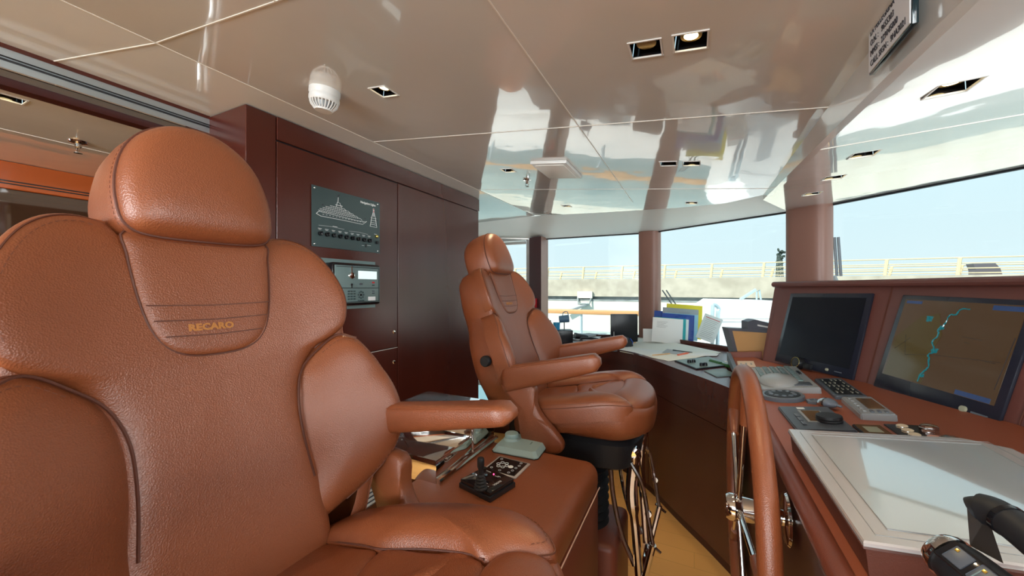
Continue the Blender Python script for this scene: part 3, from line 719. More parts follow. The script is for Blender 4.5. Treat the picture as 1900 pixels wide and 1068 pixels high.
    bm = BM(); pillow(bm, [(p.x, p.y) for p in crv([(a, b, 0) for a, b in cpo], 4)], ST, .010, .004, p=10, q=2.5, steps=8, center=(-.63, 0)); finish('seat_insert', bm, M['leather'], seat, angle=1.2)
    cpf = [(-.540, .146), (-.45, .158), (-.36, .160), (-.315, .150), (-.290, .09), (-.280, 0), (-.290, -.09), (-.315, -.150), (-.36, -.160), (-.45, -.158), (-.540, -.146), (-.507, -.03), (-.502, 0), (-.507, .03)]
    bm = BM(); pillow(bm, [(p.x, p.y) for p in crv([(a, b, 0) for a, b in cpf], 4, True)], ST, .014, .004, p=10, q=2.5, steps=8, center=(-.41, 0)); finish('seat_insert', bm, M['leather'], seat, angle=1.2)
    fr = [(-.310, .150), (-.290, .195), (-.245, .215), (-.200, .195), (-.165, .115), (-.152, 0), (-.165, -.115), (-.200, -.195), (-.245, -.215), (-.290, -.195), (-.310, -.150), (-.302, -.08), (-.298, 0), (-.302, .08)]
    bm = BM(); pillow(bm, [(p.x, p.y) for p in crv([(a, b, 0) for a, b in fr], 4, True)], ST, .030, .0, p=4.5, q=2, steps=10, rim=.05, center=(-.225, 0)); finish('front_roll', bm, M['leather'], seat, angle=1.2)
    for s in (1, -1):
        sb = [(-.735, .150), (-.60, .150), (-.54, .146), (-.45, .160), (-.36, .163), (-.315, .155), (-.285, .180), (-.235, .205), (-.215, .235), (-.26, .272), (-.36, .290), (-.50, .288), (-.63, .268), (-.715, .235), (-.745, .19)]
        o_ = [(p.x, p.y) for p in crv([(a, b * s, 0) for a, b in sb], 4, True)]
        bm = BM(); pillow(bm, o_, ST, .052, .000, p=3.0, q=2., steps=12, rim=.05, center=(-.48, .222 * s)); sbo = finish('seat_bolster', bm, M['leather'], t, angle=1.2)
        bm = BM(); ed = crv([(a, b * s, 0) for a, b in sb[7:14]], 6)
        dashes(bm, [ST(-.48 + (p.x + .48) * .93, .222 * s + (p.y - .222 * s) * .92, .0255) for p in ed])
        tube(bm, [ST(-.48 + (p.x + .48) * .985, .222 * s + (p.y - .222 * s) * .985, .0115) for p in ed], .002, 5); finish('stitching', bm, M['stitch'], sbo)
        bm = BM(); tube(bm, [ST(-.48 + (p.x + .48) * .99, .222 * s + (p.y - .222 * s) * .985, .0135) for p in crv([(a, b * s, 0) for a, b in sb[:6]], 5)], .0022, 5); finish('crease', bm, M['seam'], sbo)
    # black pan and slide under the seat
    bm = BM(); pn = [(-.70, 0), (-.70, .16), (-.62, .20), (-.36, .21), (-.25, .18), (-.215, .08), (-.21, 0)]
    po = [(p.x, p.y) for p in crv([(a, b, 0) for a, b in pn + [(a, -b) for a, b in pn[::-1][1:-1]]], 4, True)]
    def PN(s, z): return [Vector((-.45 + (a + .45) * s, b * s, z)) - CO for a, b in po]
    rings_surface(bm, [PN(.4, .845), PN(.9, .85), PN(.97, .862), PN(1.0, .90), PN(1.04, .96), PN(.9, .985), PN(.2, .985)], cap0=True); finish('seat_pan', bm, M['rubber'], t)
    bm = BM(); bx(bm, Vector((-.72, 0, .985)) - CO, (.13, .38, .16), .03, 3); finish('recliner_housing', bm, M['rubber'], t)
    # arms: padded rests and the leather blades that carry them
    for s in (1, -1):
        y = .312 * s
        a0 = Vector((-.745, y, 1.232)); a1 = Vector((-.322, y, 1.316)); d = (a1 - a0).normalized(); n = Vector((-d.z, 0, d.x))
        bm = BM(); rs = []; N = 22
        L_ = (a1 - a0).length
        for i in range(N + 1):
            q = i / N; x = q * L_; endr = .030
            k = 1.0
            if x < endr: k = math.sqrt(max(0, 1 - ((endr - x) / endr) ** 2))
            if x > L_ - endr: k = math.sqrt(max(0, 1 - ((x - L_ + endr) / endr) ** 2))
            k = max(k, .08); w = (.030 + .006 * q) * (.4 + .6 * k); hh = (.042 - .017 * q) * (.35 + .65 * k)
            c = a0 + d * x; ring = []
            for m_ in range(24):
                th = 2 * PI * m_ / 24; ct, st = math.cos(th), math.sin(th)
                ring.append(c + YB * w * math.copysign(abs(ct) ** .55, ct) + n * hh * math.copysign(abs(st) ** .55, st) - CO)
            rs.append(ring)
        rings_surface(bm, rs, cap0=True); ar = finish('armrest', bm, M['leather'], t, angle=1.2)
        for ss in (1, -1):
            bm = BM(); qs = [i / 14 for i in range(15)]
            pts = [a0 + d * (.03 + q * (L_ - .065)) + YB * ss * (.030 + .006 * q) * .85 + n * (.042 - .017 * q) * .83 - CO for q in qs]
            tube(bm, pts, .0016, 5)
            dashes(bm, [a0 + d * (.03 + q * (L_ - .065)) + YB * ss * (.0303 + .006 * q) * .96 + n * (.042 - .017 * q) * .56 - CO for q in qs], r=.0006); finish('piping', bm, M['leather'], ar)
        bl = [(-.745, 1.19), (-.70, 1.13), (-.668, 1.06), (-.655, .99), (-.635, .955), (-.58, .935), (-.50, .935), (-.470, .955), (-.470, .985), (-.51, 1.03), (-.562, 1.08), (-.588, 1.13), (-.600, 1.20)]
        bo_ = [(p.x, p.y) for p in crv([(a, b, 0) for a, b in bl], 4, True)]
        bm = BM(); C2 = Vector((-.60, 1.07))
        def BL(sc, yo): return [Vector((C2.x + (a - C2.x) * sc, y + yo * s, C2.y + (b - C2.y) * sc)) - CO for a, b in bo_]
        rings_surface(bm, [BL(.2, -.020), BL(.92, -.020), BL(.98, -.016), BL(1, -.007), BL(1, .007), BL(.98, .016), BL(.92, .020), BL(.2, .020)], cap0=True)
        finish('arm_bracket', bm, M['leather'], t, angle=1.1)
    # recliner knob on the starboard edge of the back
    kc = BK(-.30, .20, -.055); bm = BM()
    lathe(bm, [(.0, -.01), (.014, -.01), (.014, .012), (.024, .014), (.024, .030), (.020, .036), (0, .037)], seg=24, M=axisM(kc + Vector((0, -.02, .06)), (0, -1, 0))); finish('recliner_knob', bm, M['rubber'], t)
    # pedestal
    bm = BM(); pr = [(.0, .50), (.10, .50)]
    for k in range(9): z = .52 + k * .036; pr += [(.115, z), (.098, z + .018)]
    pr += [(.105, .845), (0, .845)]; lathe(bm, pr, c=Vector((-.47, 0, 0)) - CO, seg=32); finish('bellows', bm, M['rubber'], t)
    bm = BM(); bx(bm, Vector((-.50, 0, .26)) - CO, (.42, .34, .52), .03, 3); finish('pedestal', bm, M['leather_dark'], t)
    return t
def footrest(par):
    def F(x, y, z): return Vector((x, y, z)) - CO
    bm = BM(); bx(bm, F(-.29, 0, .875), (.10, .24, .05), .008); fr_ = finish('footrest', bm, M['chrome'], par)
    for s in (1, -1):
        bm = BM(); tube(bm, crv([F(-.245, .125 * s, .925), F(-.225, .125 * s, .90), F(-.235, .125 * s, .75), F(-.22, .125 * s, .60), F(-.205, .12 * s, .40)], 6), [.030] * 7 + [.024] * 9 + [.017] * 9, 10); finish('footrest_bar', bm, M['chrome'], fr_)
        bm = BM(); tube(bm, crv([F(-.33, .10 * s, .85), F(-.315, .10 * s, .70), F(-.28, .105 * s, .55), F(-.225, .115 * s, .44)], 6), .011, 8); finish('footrest_stay', bm, M['chrome'], fr_)
        bm = BM(); tube(bm, crv([F(-.235, .145 * s, .88), F(-.19, .15 * s, .80), F(-.165, .15 * s, .66), F(-.15, .15 * s, .57)], 6), .009, 8); lathe(bm, [(.013, -.006), (.013, .006)], seg=12, M=axisM(F(-.167, .15 * s, .69), (0, 1, 0))); finish('footrest_stay', bm, M['chrome'], fr_)
        bm = BM(); tube(bm, [F(-.148, .15 * s, .57), F(-.19, .13 * s, .38)], .013, 10); tube(bm, [F(-.165, .15 * s, .575), F(-.12, .15 * s, .545)], .006, 6); finish('footrest_link', bm, M['chrome'], fr_)
        bm = BM(); lathe(bm, [(.0, -.012), (.022, -.012), (.022, .012), (0, .012)], seg=20, M=axisM(F(-.20, .13 * s, .375), (0, 1, 0))); finish('pivot', bm, M['chrome'], fr_)
    bm = BM(); tube(bm, [F(-.20, -.13, .375), F(-.20, .13, .375)], .012, 10); finish('crossbar', bm, M['chrome'], fr_)
ch = make_chair('helm_chair', 'large tan leather helm chair with headrest, nearest the camera', 'chair', 'helm chairs')
ch['label'] = 'large tan leather helm chair nearest the camera, its bucket back filling the left side'
ch.location = (-.6, .388, 0)
c2 = copy_tree(ch); c2.location = (-.6, 1.75, 0)
c2['label'] = 'tan leather helm chair seen in profile beyond the centre box, chrome footrest below its seat'
footrest(c2)
RB = Matrix.Translation(Vector((-.018, 0, 0))) @ Matrix.Translation(J - CO) @ Matrix.Rotation(math.radians(-5.0), 4, 'Y') @ Matrix.Translation(CO - J)   # this chair is reclined a little further
for o_ in [x for x in bpy.data.objects if x.parent == c2 and x.name.split('.')[0] in ('backrest', 'back_cushion', 'back_insert', 'side_bolster', 'headrest', 'recliner_knob')]: o_.matrix_basis = RB @ o_.matrix_basis
for par, dv, kz in ((ch, Vector((-.012, 0, .030)), .90), (c2, Vector((0, 0, -.012)), 1.38)):
    for o_ in [x for x in bpy.data.objects if x.parent == par and x.name.startswith('armrest')]:
        ac = Vector((-.53, 0, 1.275)) - CO; o_.matrix_basis = Matrix.Translation(dv + ac) @ Matrix.Diagonal((1, 1, kz, 1)) @ Matrix.Translation(-ac) @ o_.matrix_basis
for o_ in [x for x in bpy.data.objects if x.parent == ch and x.name.startswith('arm_bracket')]: o_.location.x -= .035
# ================================================================ centre box between the chairs
BT = .95
bxo = Vector((-.60, 1.14, 0))
t = thing('centre_box', 'tan leather box between the two helm chairs with rounded padded top', 'console', bxo)
bm = BM(); bx(bm, Vector((-.60, 1.14, .89)) - bxo, (.56, .57, .12), .048, 6); tp = finish('padded_top', bm, M['leather'], t)
bm = BM(); bx(bm, Vector((-.602, 1.14, .43)) - bxo, (.552, .562, .85), .012, 2); bd = finish('body', bm, M['leather_dark'], t)
bm = BM(); tube(bm, [Vector((-.322, y, .846)) - bxo for y in (.862, 1.418)], .0022, 5); tube(bm, [Vector((x, .856, .846)) - bxo for x in (-.87, -.33)], .0022, 5); finish('welt', bm, M['stitch_light'], bd)
# chrome cover behind the box top
c0 = Vector((-.86, 1.28, BT))
t = thing('chrome_cover', 'mirror-polished chrome cover standing behind the instruments on the centre box', 'cover', c0)
bm = BM(); bx(bm, Vector((-.95, 1.120, .985)) - c0, (.36, .225, .085), .004, 2); finish('low_block', bm, M['chrome'], t)
bm = BM(); bx(bm, Vector((-.95, 1.325, 1.03)) - c0, (.36, .18, .175), .01, 3); finish('high_block', bm, M['chrome'], t)
bm = BM(); tube(bm, [Vector((-.765, y, .958)) - c0 for y in (1.01, 1.42)], .010, 8); finish('foot_rail', bm, M['chrome'], t)
# grey handset base with round dial
P4 = [atZ(*p, BT) for p in ((878, 829), (994, 853.7), (1010.8, 831), (925, 811))]
Mq = frame((-.60, 1.33, BT), (1, 0, 0), (0, 1, 0))
q1, q2, q3 = atZ(914.3, 838.7, BT), atZ(994, 853.7, BT), atZ(1010.8, 831.2, BT)
ex = (q2 - q1); ey = (q3 - q2); wq = ex.length + .012; hq = ey.length + .055
cc = (q2 + q1) / 2 + ey.normalized() * hq / 2
Mq = frame((cc.x, cc.y, BT), ex, ey)
t = thing('dial_controller', 'pale aqua-grey wedge-edged controller with a round dial on the centre box', 'controller', Mq)
bm = BM(); w2, h2 = wq / 2, hq / 2
def RC(s, z, c=.012):
    a, b = w2 * s, h2 * s
    return [(-a + c, -b, z), (a - c, -b, z), (a, -b + c, z), (a, b - c, z), (a - c, b, z), (-a + c, b, z), (-a, b - c, z), (-a, -b + c, z)]
rings_surface(bm, [RC(1, .0), RC(1, .006), RC(.86, .024), RC(.5, .025)], cap0=True); finish('base', bm, M['aqua'], t, angle=.4)
bm = BM(); rings_surface(bm, [RC(1.02, .0), RC(1.02, .0025)], cap0=True); finish('gasket', bm, M['black'], t)
bm = BM(); lathe(bm, [(.0, .02), (.036, .022), (.033, .030), (.028, .034), (.029, .044), (.026, .050), (0, .051)], c=(-w2 * .48, h2 * .10, 0), seg=32); finish('dial', bm, M['aqua'], t)
text('HOLD', .009, Matrix.Translation((w2 * .45, 0, .0254)) @ Matrix.Rotation(PI / 2, 4, 'Z'), M['panel_light'], t, 'engraving')
# square keypad
q = [atZ(*p, BT) for p in ((899.3, 873.3), (958.3, 891.1), (982.7, 861.2), (921.8, 848))]
Mq, w, h = quadM(*q)
t = thing('round_key_panel', 'square black keypad with white ring keys in a pinkish metal frame on the centre box', 'keypad', Mq)
pb('frame', 0, 0, .003, w, h, .006, 'pearl', t, .003)
kf = pb('key_field', 0, 0, .0065, w * .86, h * .86, .002, 'gloss_black', t)
def ringm(bm, x, y, r, z=.008, th=.0009, n=16): tube(bm, [(x + r * math.cos(2 * PI * k / n), y + r * math.sin(2 * PI * k / n), z) for k in range(n)], th, 4, True)
for k in range(6):
    a = 2 * PI * k / 6; bm = BM(); ringm(bm, -w * .13 + w * .13 * math.cos(a), w * .13 * math.sin(a), w * .05, th=.0011); finish('key_ring', bm, M['print'], kf)
bm = BM(); lathe(bm, [(.0, .007), (w * .075, .007), (w * .07, .0085), (0, .0085)], c=(w * .12, 0, 0), seg=18); finish('key', bm, M['print'], kf)
for x, y in ((-.32, .32), (-.32, -.3), (-.05, -.34), (.22, -.34), (.28, .34), (.30, .17), (.28, .0), (.26, -.18)):
    bm = BM(); ringm(bm, w * x, h * y, w * .035, th=.0006); finish('key_ring', bm, M['print'], kf)
# joystick box
q = [atZ(*p, BT + .02) for p in ((856, 893), (916, 922), (947, 889), (898, 868))]
Mq, w, h = quadM(*q); Mq.translation.z = BT
t = thing('joystick_unit', 'black joystick with ribbed boot on a black panel, on the centre box', 'joystick', Mq)
pb('base', 0, 0, .008, w * 1.06, h * 1.06, .016, 'black', t, .002); pb('panel', 0, 0, .022, w, h, .012, 'gloss_black', t, .002)
bm = BM(); pr = [(0, .026), (.021, .026)]
for k in range(5): pr += [(.022 - k * .0022, .031 + k * .009), (.0175 - k * .0022, .036 + k * .009)]
pr += [(.009, .078), (.0075, .086), (.011, .096), (.0112, .118), (.0095, .122), (0, .123)]
jl = Mq.inverted() @ (atZ(892, 905, BT + .028)); lathe(bm, pr, c=(jl.x, jl.y, 0), seg=22); finish('stick', bm, M['rubber'], t)
text('VOLVO', .011, Matrix.Translation((w * .34, .0, .0285)) @ Matrix.Rotation(PI / 2, 4, 'Z'), M['print'], t, 'lettering')
bm = BM()
for x, y, l in ((.05, .26, .016), (.12, .3, .012), (.10, -.2, .010), (.2, -.3, .012), (-.3, .33, .02)): tube(bm, [(w * x, h * y, .0285), (w * x + l, h * y, .0285)], .0008, 4)
finish('markings', bm, M['print'], t)
bm = BM(); lathe(bm, [(0, .027), (.0028, .027), (.002, .030), (0, .0305)], c=(w * -.02, h * .30, 0), seg=10); finish('indicator_led', bm, M['led_red'], t)

# ================================================================ chart desk along the port windows
edge = [(-2.0, 3.62), (-1.6, 3.66), (-1.095, 3.594), (-.588, 3.355), (-.335, 3.10), (-.126, 2.80), (.036, 2.578), (.150, 2.41), (.192, 2.34)]
ec = [(p.x, p.y) for p in crv([(a, b, 0) for a, b in edge], 5)]
back_pts = [(.66, 2.90), xy(W3L * .985), (-.36, 3.98), (W1.x, W1.y - .04), (-2.0, 4.2)]
back_pts = [(.192, 2.965), (.42, 2.965), (W3L.x - .02, W3L.y - .05), (W2.x, W2.y - .045), (W1.x, W1.y - .05), (-2.0, 4.18)]
dc = Vector((-.6, 3.6, 0))
t = thing('chart_desk', 'long curved mahogany chart desk under the port windows', 'desk', dc)
bm = BM(); prism(bm, ec + back_pts, lambda a, b: (a - dc.x, b - dc.y, deskz(a, b) - .03), lambda a, b: (a - dc.x, b - dc.y, deskz(a, b)))
finish('desk_top', bm, M['wood'], t, smooth=False)
def strip(name, pts, zf0, zf1, th, m, par, o):      # vertical band along a plan curve
    A = [Vector(p) for p in pts]; bm = BM(); Nn = []
    for i, p in enumerate(A):
        d = (A[min(i + 1, len(A) - 1)] - A[max(i - 1, 0)]).normalized(); Nn.append(p + Vector((-d.y, d.x)) * th)
    R_ = [[(p.x - o.x, p.y - o.y, zf0(p.x, p.y)), (q.x - o.x, q.y - o.y, zf0(q.x, q.y)), (q.x - o.x, q.y - o.y, zf1(q.x, q.y)), (p.x - o.x, p.y - o.y, zf1(p.x, p.y))] for p, q in zip(A, Nn)]
    rings_surface(bm, R_, cap0=True)
    return finish(name, bm, M[m], par, angle=.5)
def offc(pts, d):
    A = [Vector(p) for p in pts]; r = []
    for i, p in enumerate(A):
        q = (A[min(i + 1, len(A) - 1)] - A[max(i - 1, 0)]).normalized(); r.append(tuple(p + Vector((-q.y, q.x)) * d))
    return r
strip('front_lip', offc(ec, -.006), lambda a, b: deskz(a, b) - .085, lambda a, b: deskz(a, b) + .006, .03, 'wood', t, dc)
strip('upper_fascia', offc(ec, .012), lambda a, b: .80, lambda a, b: deskz(a, b) - .09, .02, 'wood', t, dc)
ins1 = offc(ec, .016)
for a, b in ((0, 20), (20, 40)):
    strip('front_panel', ins1[a:b + 1][:-1] + [tuple(Vector(ins1[min(b, len(ins1) - 1)]) * .92 + Vector(ins1[min(b, len(ins1) - 1) - 1]) * .08)], lambda a, b: .06, lambda a, b: .794, .02, 'wood', t, dc)
strip('backing', offc(ec, .03), lambda a, b: .0, lambda a, b: deskz(a, b) - .04, .02, 'wood_dark', t, dc)
strip('fiddle_rail', [(p[0] * 1.0, p[1]) for p in (back_pts[1:][::-1])], lambda a, b: deskz(a, b), lambda a, b: deskz(a, b) + .030, -.02, 'wood', t, dc)

# ---- things on the chart desk
def dz(x, y): return deskz(x, y)
def deskq(pts, h=0.):
    n, d = DESK; q = [at(*p, n, d + h) for p in pts]; return quadM(*q)
dn = Vector((-.0674, -.0518, 1)).normalized()
# white chart sheets: outline in plan
def sheet(name, pts, label, cat, m, z, th=.0015, group=None):
    n, d = DESK; q = [at(*p, n, d) for p in pts]; c = sum(q, Vector()) / len(q)
    bm = BM(); prism(bm, [(p.x, p.y) for p in q], lambda a, b: (a - c.x, b - c.y, deskz(a, b) + z - c.z), lambda a, b: (a - c.x, b - c.y, deskz(a, b) + z + th - c.z))
    o = finish(name, bm, M[m], None, smooth=False); o.location = c
    tag(o, label, cat, group); return o
sheet('nautical_chart', [(1150, 652), (1232, 668), (1240, 670), (1290, 664), (1338, 654), (1300, 646), (1272, 640), (1190, 624), (1172, 623)], 'large cream chart sheet spread over the curved desk below the folders', 'chart', 'chartpaper', .0005, .003)
sheet('paper_sheet', [(1148, 650), (1210, 662), (1238, 653), (1160, 643)], 'smaller white sheet with bluish tint at the front of the desk, left of the pencil', 'paper', 'paper', .004)
sheet('paper_sheet', [(1252, 661), (1330, 661), (1334, 657), (1300, 655)], 'thin white sheet under the right corner of the chart, beside the knob panel', 'paper', 'paper', .0040)
sheet('transparent_ruler', [(1228, 655), (1262, 659), (1270, 654), (1238, 648)], 'small clear grey plotting ruler lying on the chart under the black pen', 'ruler', 'light_grey', .005, .001)
def rod(name, p, q, r, label, cat, m, tipm=None, z=.008, capm=None):
    n, d = DESK; a = at(*p, n, d) + dn * z; b = at(*q, n, d) + dn * z
    t = thing(name, label, cat, a.copy()); b = b - a; o = Vector((0, 0, 0)); u = b.normalized()
    bm = BM(); cyl(bm, o, b, r, 10); finish('barrel', bm, M[m], t)
    if tipm: bm = BM(); cyl(bm, b, b + u * r * 4, r, 10, r2=r * .15); finish('tip', bm, M[tipm], t)
    if capm: bm = BM(); cyl(bm, -u * r * 2.2, u * r * 7, r * 1.35, 10); finish('cap', bm, M[capm], t)
    return t
rod('pencil', (1243, 657.5), (1210, 660.5), .0042, 'yellowish wooden pencil on the chart desk, left of the orange marker', 'pencil', 'pencil', 'paper')
rod('marker', (1258, 660.5), (1274, 657), .0085, 'short orange marker pen lying on the chart', 'marker', 'orange', 'orange')
rod('pen', (1250, 651), (1283, 655), .003, 'slim black pen with thick cap lying on the chart', 'pen', 'black', 'black', capm='black')
rod('pencil', (1163, 637.5), (1180, 636.5), .0045, 'cream pencil stub on the desk just beyond the far armrest', 'pencil', 'pencil', 'paper')
rod('green_pen', (1323, 673), (1352, 681), .011, 'dark green torpedo-shaped pen case beside the knob panel', 'pen case', 'green', 'green', capm='green')
sheet('paper_sheet', [(1325, 677), (1350, 679), (1352, 671), (1322, 669)], 'small white slip between the green pen case and the dashboard end', 'paper', 'paper', .002)
# knob panel
Mq, w, h = deskq(((1243, 669), (1300, 686), (1355, 678), (1325, 664)))
t = thing('knob_panel', 'angular blue-grey panel with four black knobs set in the chart desk', 'control panel', Mq)
def sk(z, s): return [(-w / 2 * s, -h / 2 * s, z), (w / 2 * s, -h / 2 * s, z), (w / 2 * s, h / 2 * s, z), (-w / 2 * s, h / 2 * s, z)]
bm = BM(); rings_surface(bm, [sk(0, 1), sk(.008, 1)], cap0=True); finish('rim', bm, M['black'], t, smooth=False)
bm = BM(); rings_surface(bm, [sk(.008, .95), sk(.010, .95)], cap0=True); finish('plate', bm, M['panel_light'], t, smooth=False)
inv = Mq.inverted(); nD, dD = DESK
for p in ((1279, 672), (1287, 671.5), (1302, 678), (1309, 677.5)):
    l = inv @ at(*p, nD, dD + .01); bm = BM(); lathe(bm, [(0, .008), (.014, .008), (.012, .028), (.009, .030), (0, .030)], c=(l.x, l.y, 0), seg=16); finish('knob', bm, M['black'], t)
# dark tray panel to the right of it
Mq, w, h = deskq(((1312, 690), (1346, 704), (1354, 693), (1338, 684)))
t = thing('desk_mat', 'pale blue-grey mat on the desk end beside the dashboard', 'mat', Mq); pb('mat', 0, 0, .003, w, h, .006, 'panel_light', t, .001)

# standing folders in a rack against the window ledge
fd = Vector((.94, -.34, 0)).normalized()              # direction the row runs
def folder(pxc, pybot, wpx, hpx, label, cat, m, depth, lean=.12, th=.006, group='papers leaning on the broad window pillar', roll=0., extra=None):
    n, d = DESK; r = ray(pxc, pybot); tt = depth
    b = Vector((0, 0, EYE)) + r * tt; s = tt / FPX
    ang = YAW + roll
    xa = Vector((math.cos(YAW), math.sin(YAW), 0)); back = Vector((-math.sin(YAW), math.cos(YAW), 0))
    xa = (xa * math.cos(.25) - back * math.sin(.25)); ya = Vector((0, 0, 1)) * math.cos(lean) + back * math.sin(lean)
    b.z = deskz(b.x, b.y) + .004
    Mx = frame(b, xa, ya)
    if roll: Mx = Mx @ Matrix.Rotation(roll, 4, 'Z')
    t = thing(cat.replace(' ', '_'), label, cat, Mx, group)
    W_, H_ = wpx * s, hpx * s
    pb('sheets' if m in ('paper',) else 'cover', 0, H_ / 2, 0, W_, H_, th, m, t, .001)
    if extra: extra(t, W_, H_, th)
    return t
def lines(n, x0, x1, y0, y1, m='print_dark', r=.0012):
    def f(t, W_, H_, th):
        bm = BM()
        for k in range(n):
            y = y0 + (y1 - y0) * k / max(1, n - 1)
            tube(bm, [(W_ * x0, H_ * y, th / 2 + .0004), (W_ * (x1 - .06 * ((k * 7) % 3)), H_ * y, th / 2 + .0004)], r, 4)
        finish('printed_lines', bm, M[m], t)
    return f
def sl(t, W_, H_, th):
    lines(11, -.38, .34, .80, .12)(t, W_, H_, th); bm = BM(); bx(bm, (0, H_ * .88, th / 2 + .0006), (W_ * .8, .006, .001)); finish('red_rule', bm, M['red'], t, smooth=False)
RL = -.07
folder(1237, 627, 53, 46, 'white letter sheet with typed lines at the front of the papers by the window', 'letter', 'paper', 3.44, .16, roll=RL, extra=lines(5, -.36, -.0, .84, .62, r=.001))
folder(1207, 623, 26, 24, 'small white envelope at the left end of the papers by the window', 'envelope', 'paper', 3.56, .12)
folder(1242, 629, 54, 45, 'teal folder just behind the white letter', 'folder', 'teal', 3.47, .16, .006, roll=RL)
folder(1247, 630, 54, 43, 'white brochure between the teal and the dark blue folders', 'brochure', 'paper', 3.49, .16, .006, roll=RL)
folder(1256, 631, 56, 49, 'dark blue folder showing its right edge in the row of papers', 'folder', 'blue', 3.52, .16, .008, roll=RL)
folder(1238, 625, 50, 50, 'royal blue binder standing at the left back of the papers', 'binder', 'blue', 3.66, .14, .010, roll=RL)
folder(1262, 632, 58, 48, 'light blue brochure behind the dark blue folder', 'brochure', 'skyblue', 3.55, .16, .006, roll=RL)
folder(1260, 634, 62, 57, 'grey patterned booklet top showing in front of the yellow folder', 'booklet', 'light_grey', 3.58, .15, .006, roll=RL)
folder(1267, 636, 62, 62, 'bright yellow folder standing behind the other papers', 'folder', 'yellow', 3.62, .14, .008, roll=RL)
folder(1307, 641, 32, 48, 'white printed booklet leaning to the right of the yellow folder', 'booklet', 'paper', 3.42, .14, .008, roll=-.38, extra=sl)
# cardboard box file and grey lever files on the right
bfz = 2.75
def boxfile():
    b = Vector((0, 0, EYE)) + ray(1391, 664) * 2.62; b.z = deskz(b.x, b.y)
    Mx = frame(b, (math.cos(YAW - .1), math.sin(YAW - .1), 0), (0, 0, 1))
    t = thing('magazine_file', 'brown cardboard magazine file with flared grey edge beside the dashboard', 'file box', Mx)
    s = 2.62 / FPX
    bm = BM(); pts = [(-23 * s, 0), (38 * s, 0), (38 * s, 52 * s), (-36 * s, 55 * s)]
    prism(bm, pts, lambda a, b: (a, b, -.04), lambda a, b: (a, b, .04)); finish('board', bm, M['kraft'], t, smooth=False)
    bm = BM(); prism(bm, [(-28 * s, 0), (-23 * s, 0), (-36 * s, 55 * s), (38 * s, 51 * s), (38 * s, 56 * s), (-44 * s, 60 * s)], lambda a, b: (a, b, -.045), lambda a, b: (a, b, .045)); finish('grey_edge', bm, M['binder'], t, smooth=False)
    bm = BM(); prism(bm, [(22 * s, 0), (30 * s, 0), (38 * s, 36 * s), (32 * s, 36 * s)], lambda a, b: (a, b, .04), lambda a, b: (a, b, .055)); finish('flap', bm, M['binder'], t, smooth=False)
    t2 = thing('ring_binder', 'dark grey ring binder lying open on top of the brown magazine file', 'binder', Mx @ Matrix.Translation((22 * s, 58 * s, 0)))
    bm = BM(); prism(bm, [(-30 * s, -4 * s), (28 * s, -2 * s), (28 * s, 6 * s), (-18 * s, 18 * s), (-30 * s, 14 * s)], lambda a, b: (a, b, -.05), lambda a, b: (a, b, .04)); finish('cover', bm, M['binder'], t2, smooth=False)
    bm = BM(); prism(bm, [(-14 * s, 6 * s), (27 * s, -1 * s), (27 * s, 1 * s), (-14 * s, 9 * s)], lambda a, b: (a, b, .038), lambda a, b: (a, b, .046)); finish('page_edge', bm, M['paper'], t2, smooth=False)
boxfile()
# things at the far left end of the desk
def dpos(px, py, tt): b = Vector((0, 0, EYE)) + ray(px, py) * tt; b.z = deskz(b.x, b.y); return b
CX = Vector((math.cos(YAW), math.sin(YAW), 0))
b = dpos(1039, 625, 4.0); s = 4.0 / FPX; Mx = frame(b, CX, (-CX.y, CX.x, 0))
t = thing('storage_box', 'low black box with blue cup on it at the far left of the chart desk', 'box', Mx)
bm = BM(); bx(bm, (0, 0, .065), (44 * s, .16, .13), .006); bz = finish('box_body', bm, M['black'], t)
t = thing('cup', 'bright blue cup standing on the black box near the port pillar', 'cup', Mx @ Matrix.Translation((-6 * s, 0, .131)))
bm = BM(); lathe(bm, [(0, 0), (.033, 0), (.038, .075), (.035, .075), (.031, .006), (0, .006)], seg=24); finish('cup_body', bm, M['mugblue'], t)
t = thing('spray_can', 'small black canister beside the blue cup on the black box', 'canister', Mx @ Matrix.Translation((-18 * s, 0, .131)))
bm = BM(); lathe(bm, [(0, 0), (.022, 0), (.022, .07), (.008, .085), (.008, .1), (0, .1)], seg=18); finish('can', bm, M['black'], t)
b = dpos(1047, 612, 4.1); Mx = frame(b, CX, (-CX.y, CX.x, 0))
t = thing('desk_lamp', 'dusty blue shaded desk lamp on a thin stem before the port window', 'lamp', Mx)
bm = BM(); cyl(bm, (0, 0, 0), (0, 0, .012), .05, 20); finish('base', bm, M['black'], t)
bm = BM(); cyl(bm, (0, 0, .01), (0, 0, .20), .006, 10); finish('stem', bm, M['steel_grey'], t)
bm = BM(); cyl(bm, (-.055, 0, .225), (.05, 0, .235), .038, 20, r2=.042); finish('shade', bm, M['lampblue'], t)
bm = BM(); tube(bm, crv([(-.02, 0, .26), (-.01, 0, .30), (.03, 0, .31), (.045, 0, .27)], 5), .004, 6); finish('handle', bm, M['lampblue'], t)
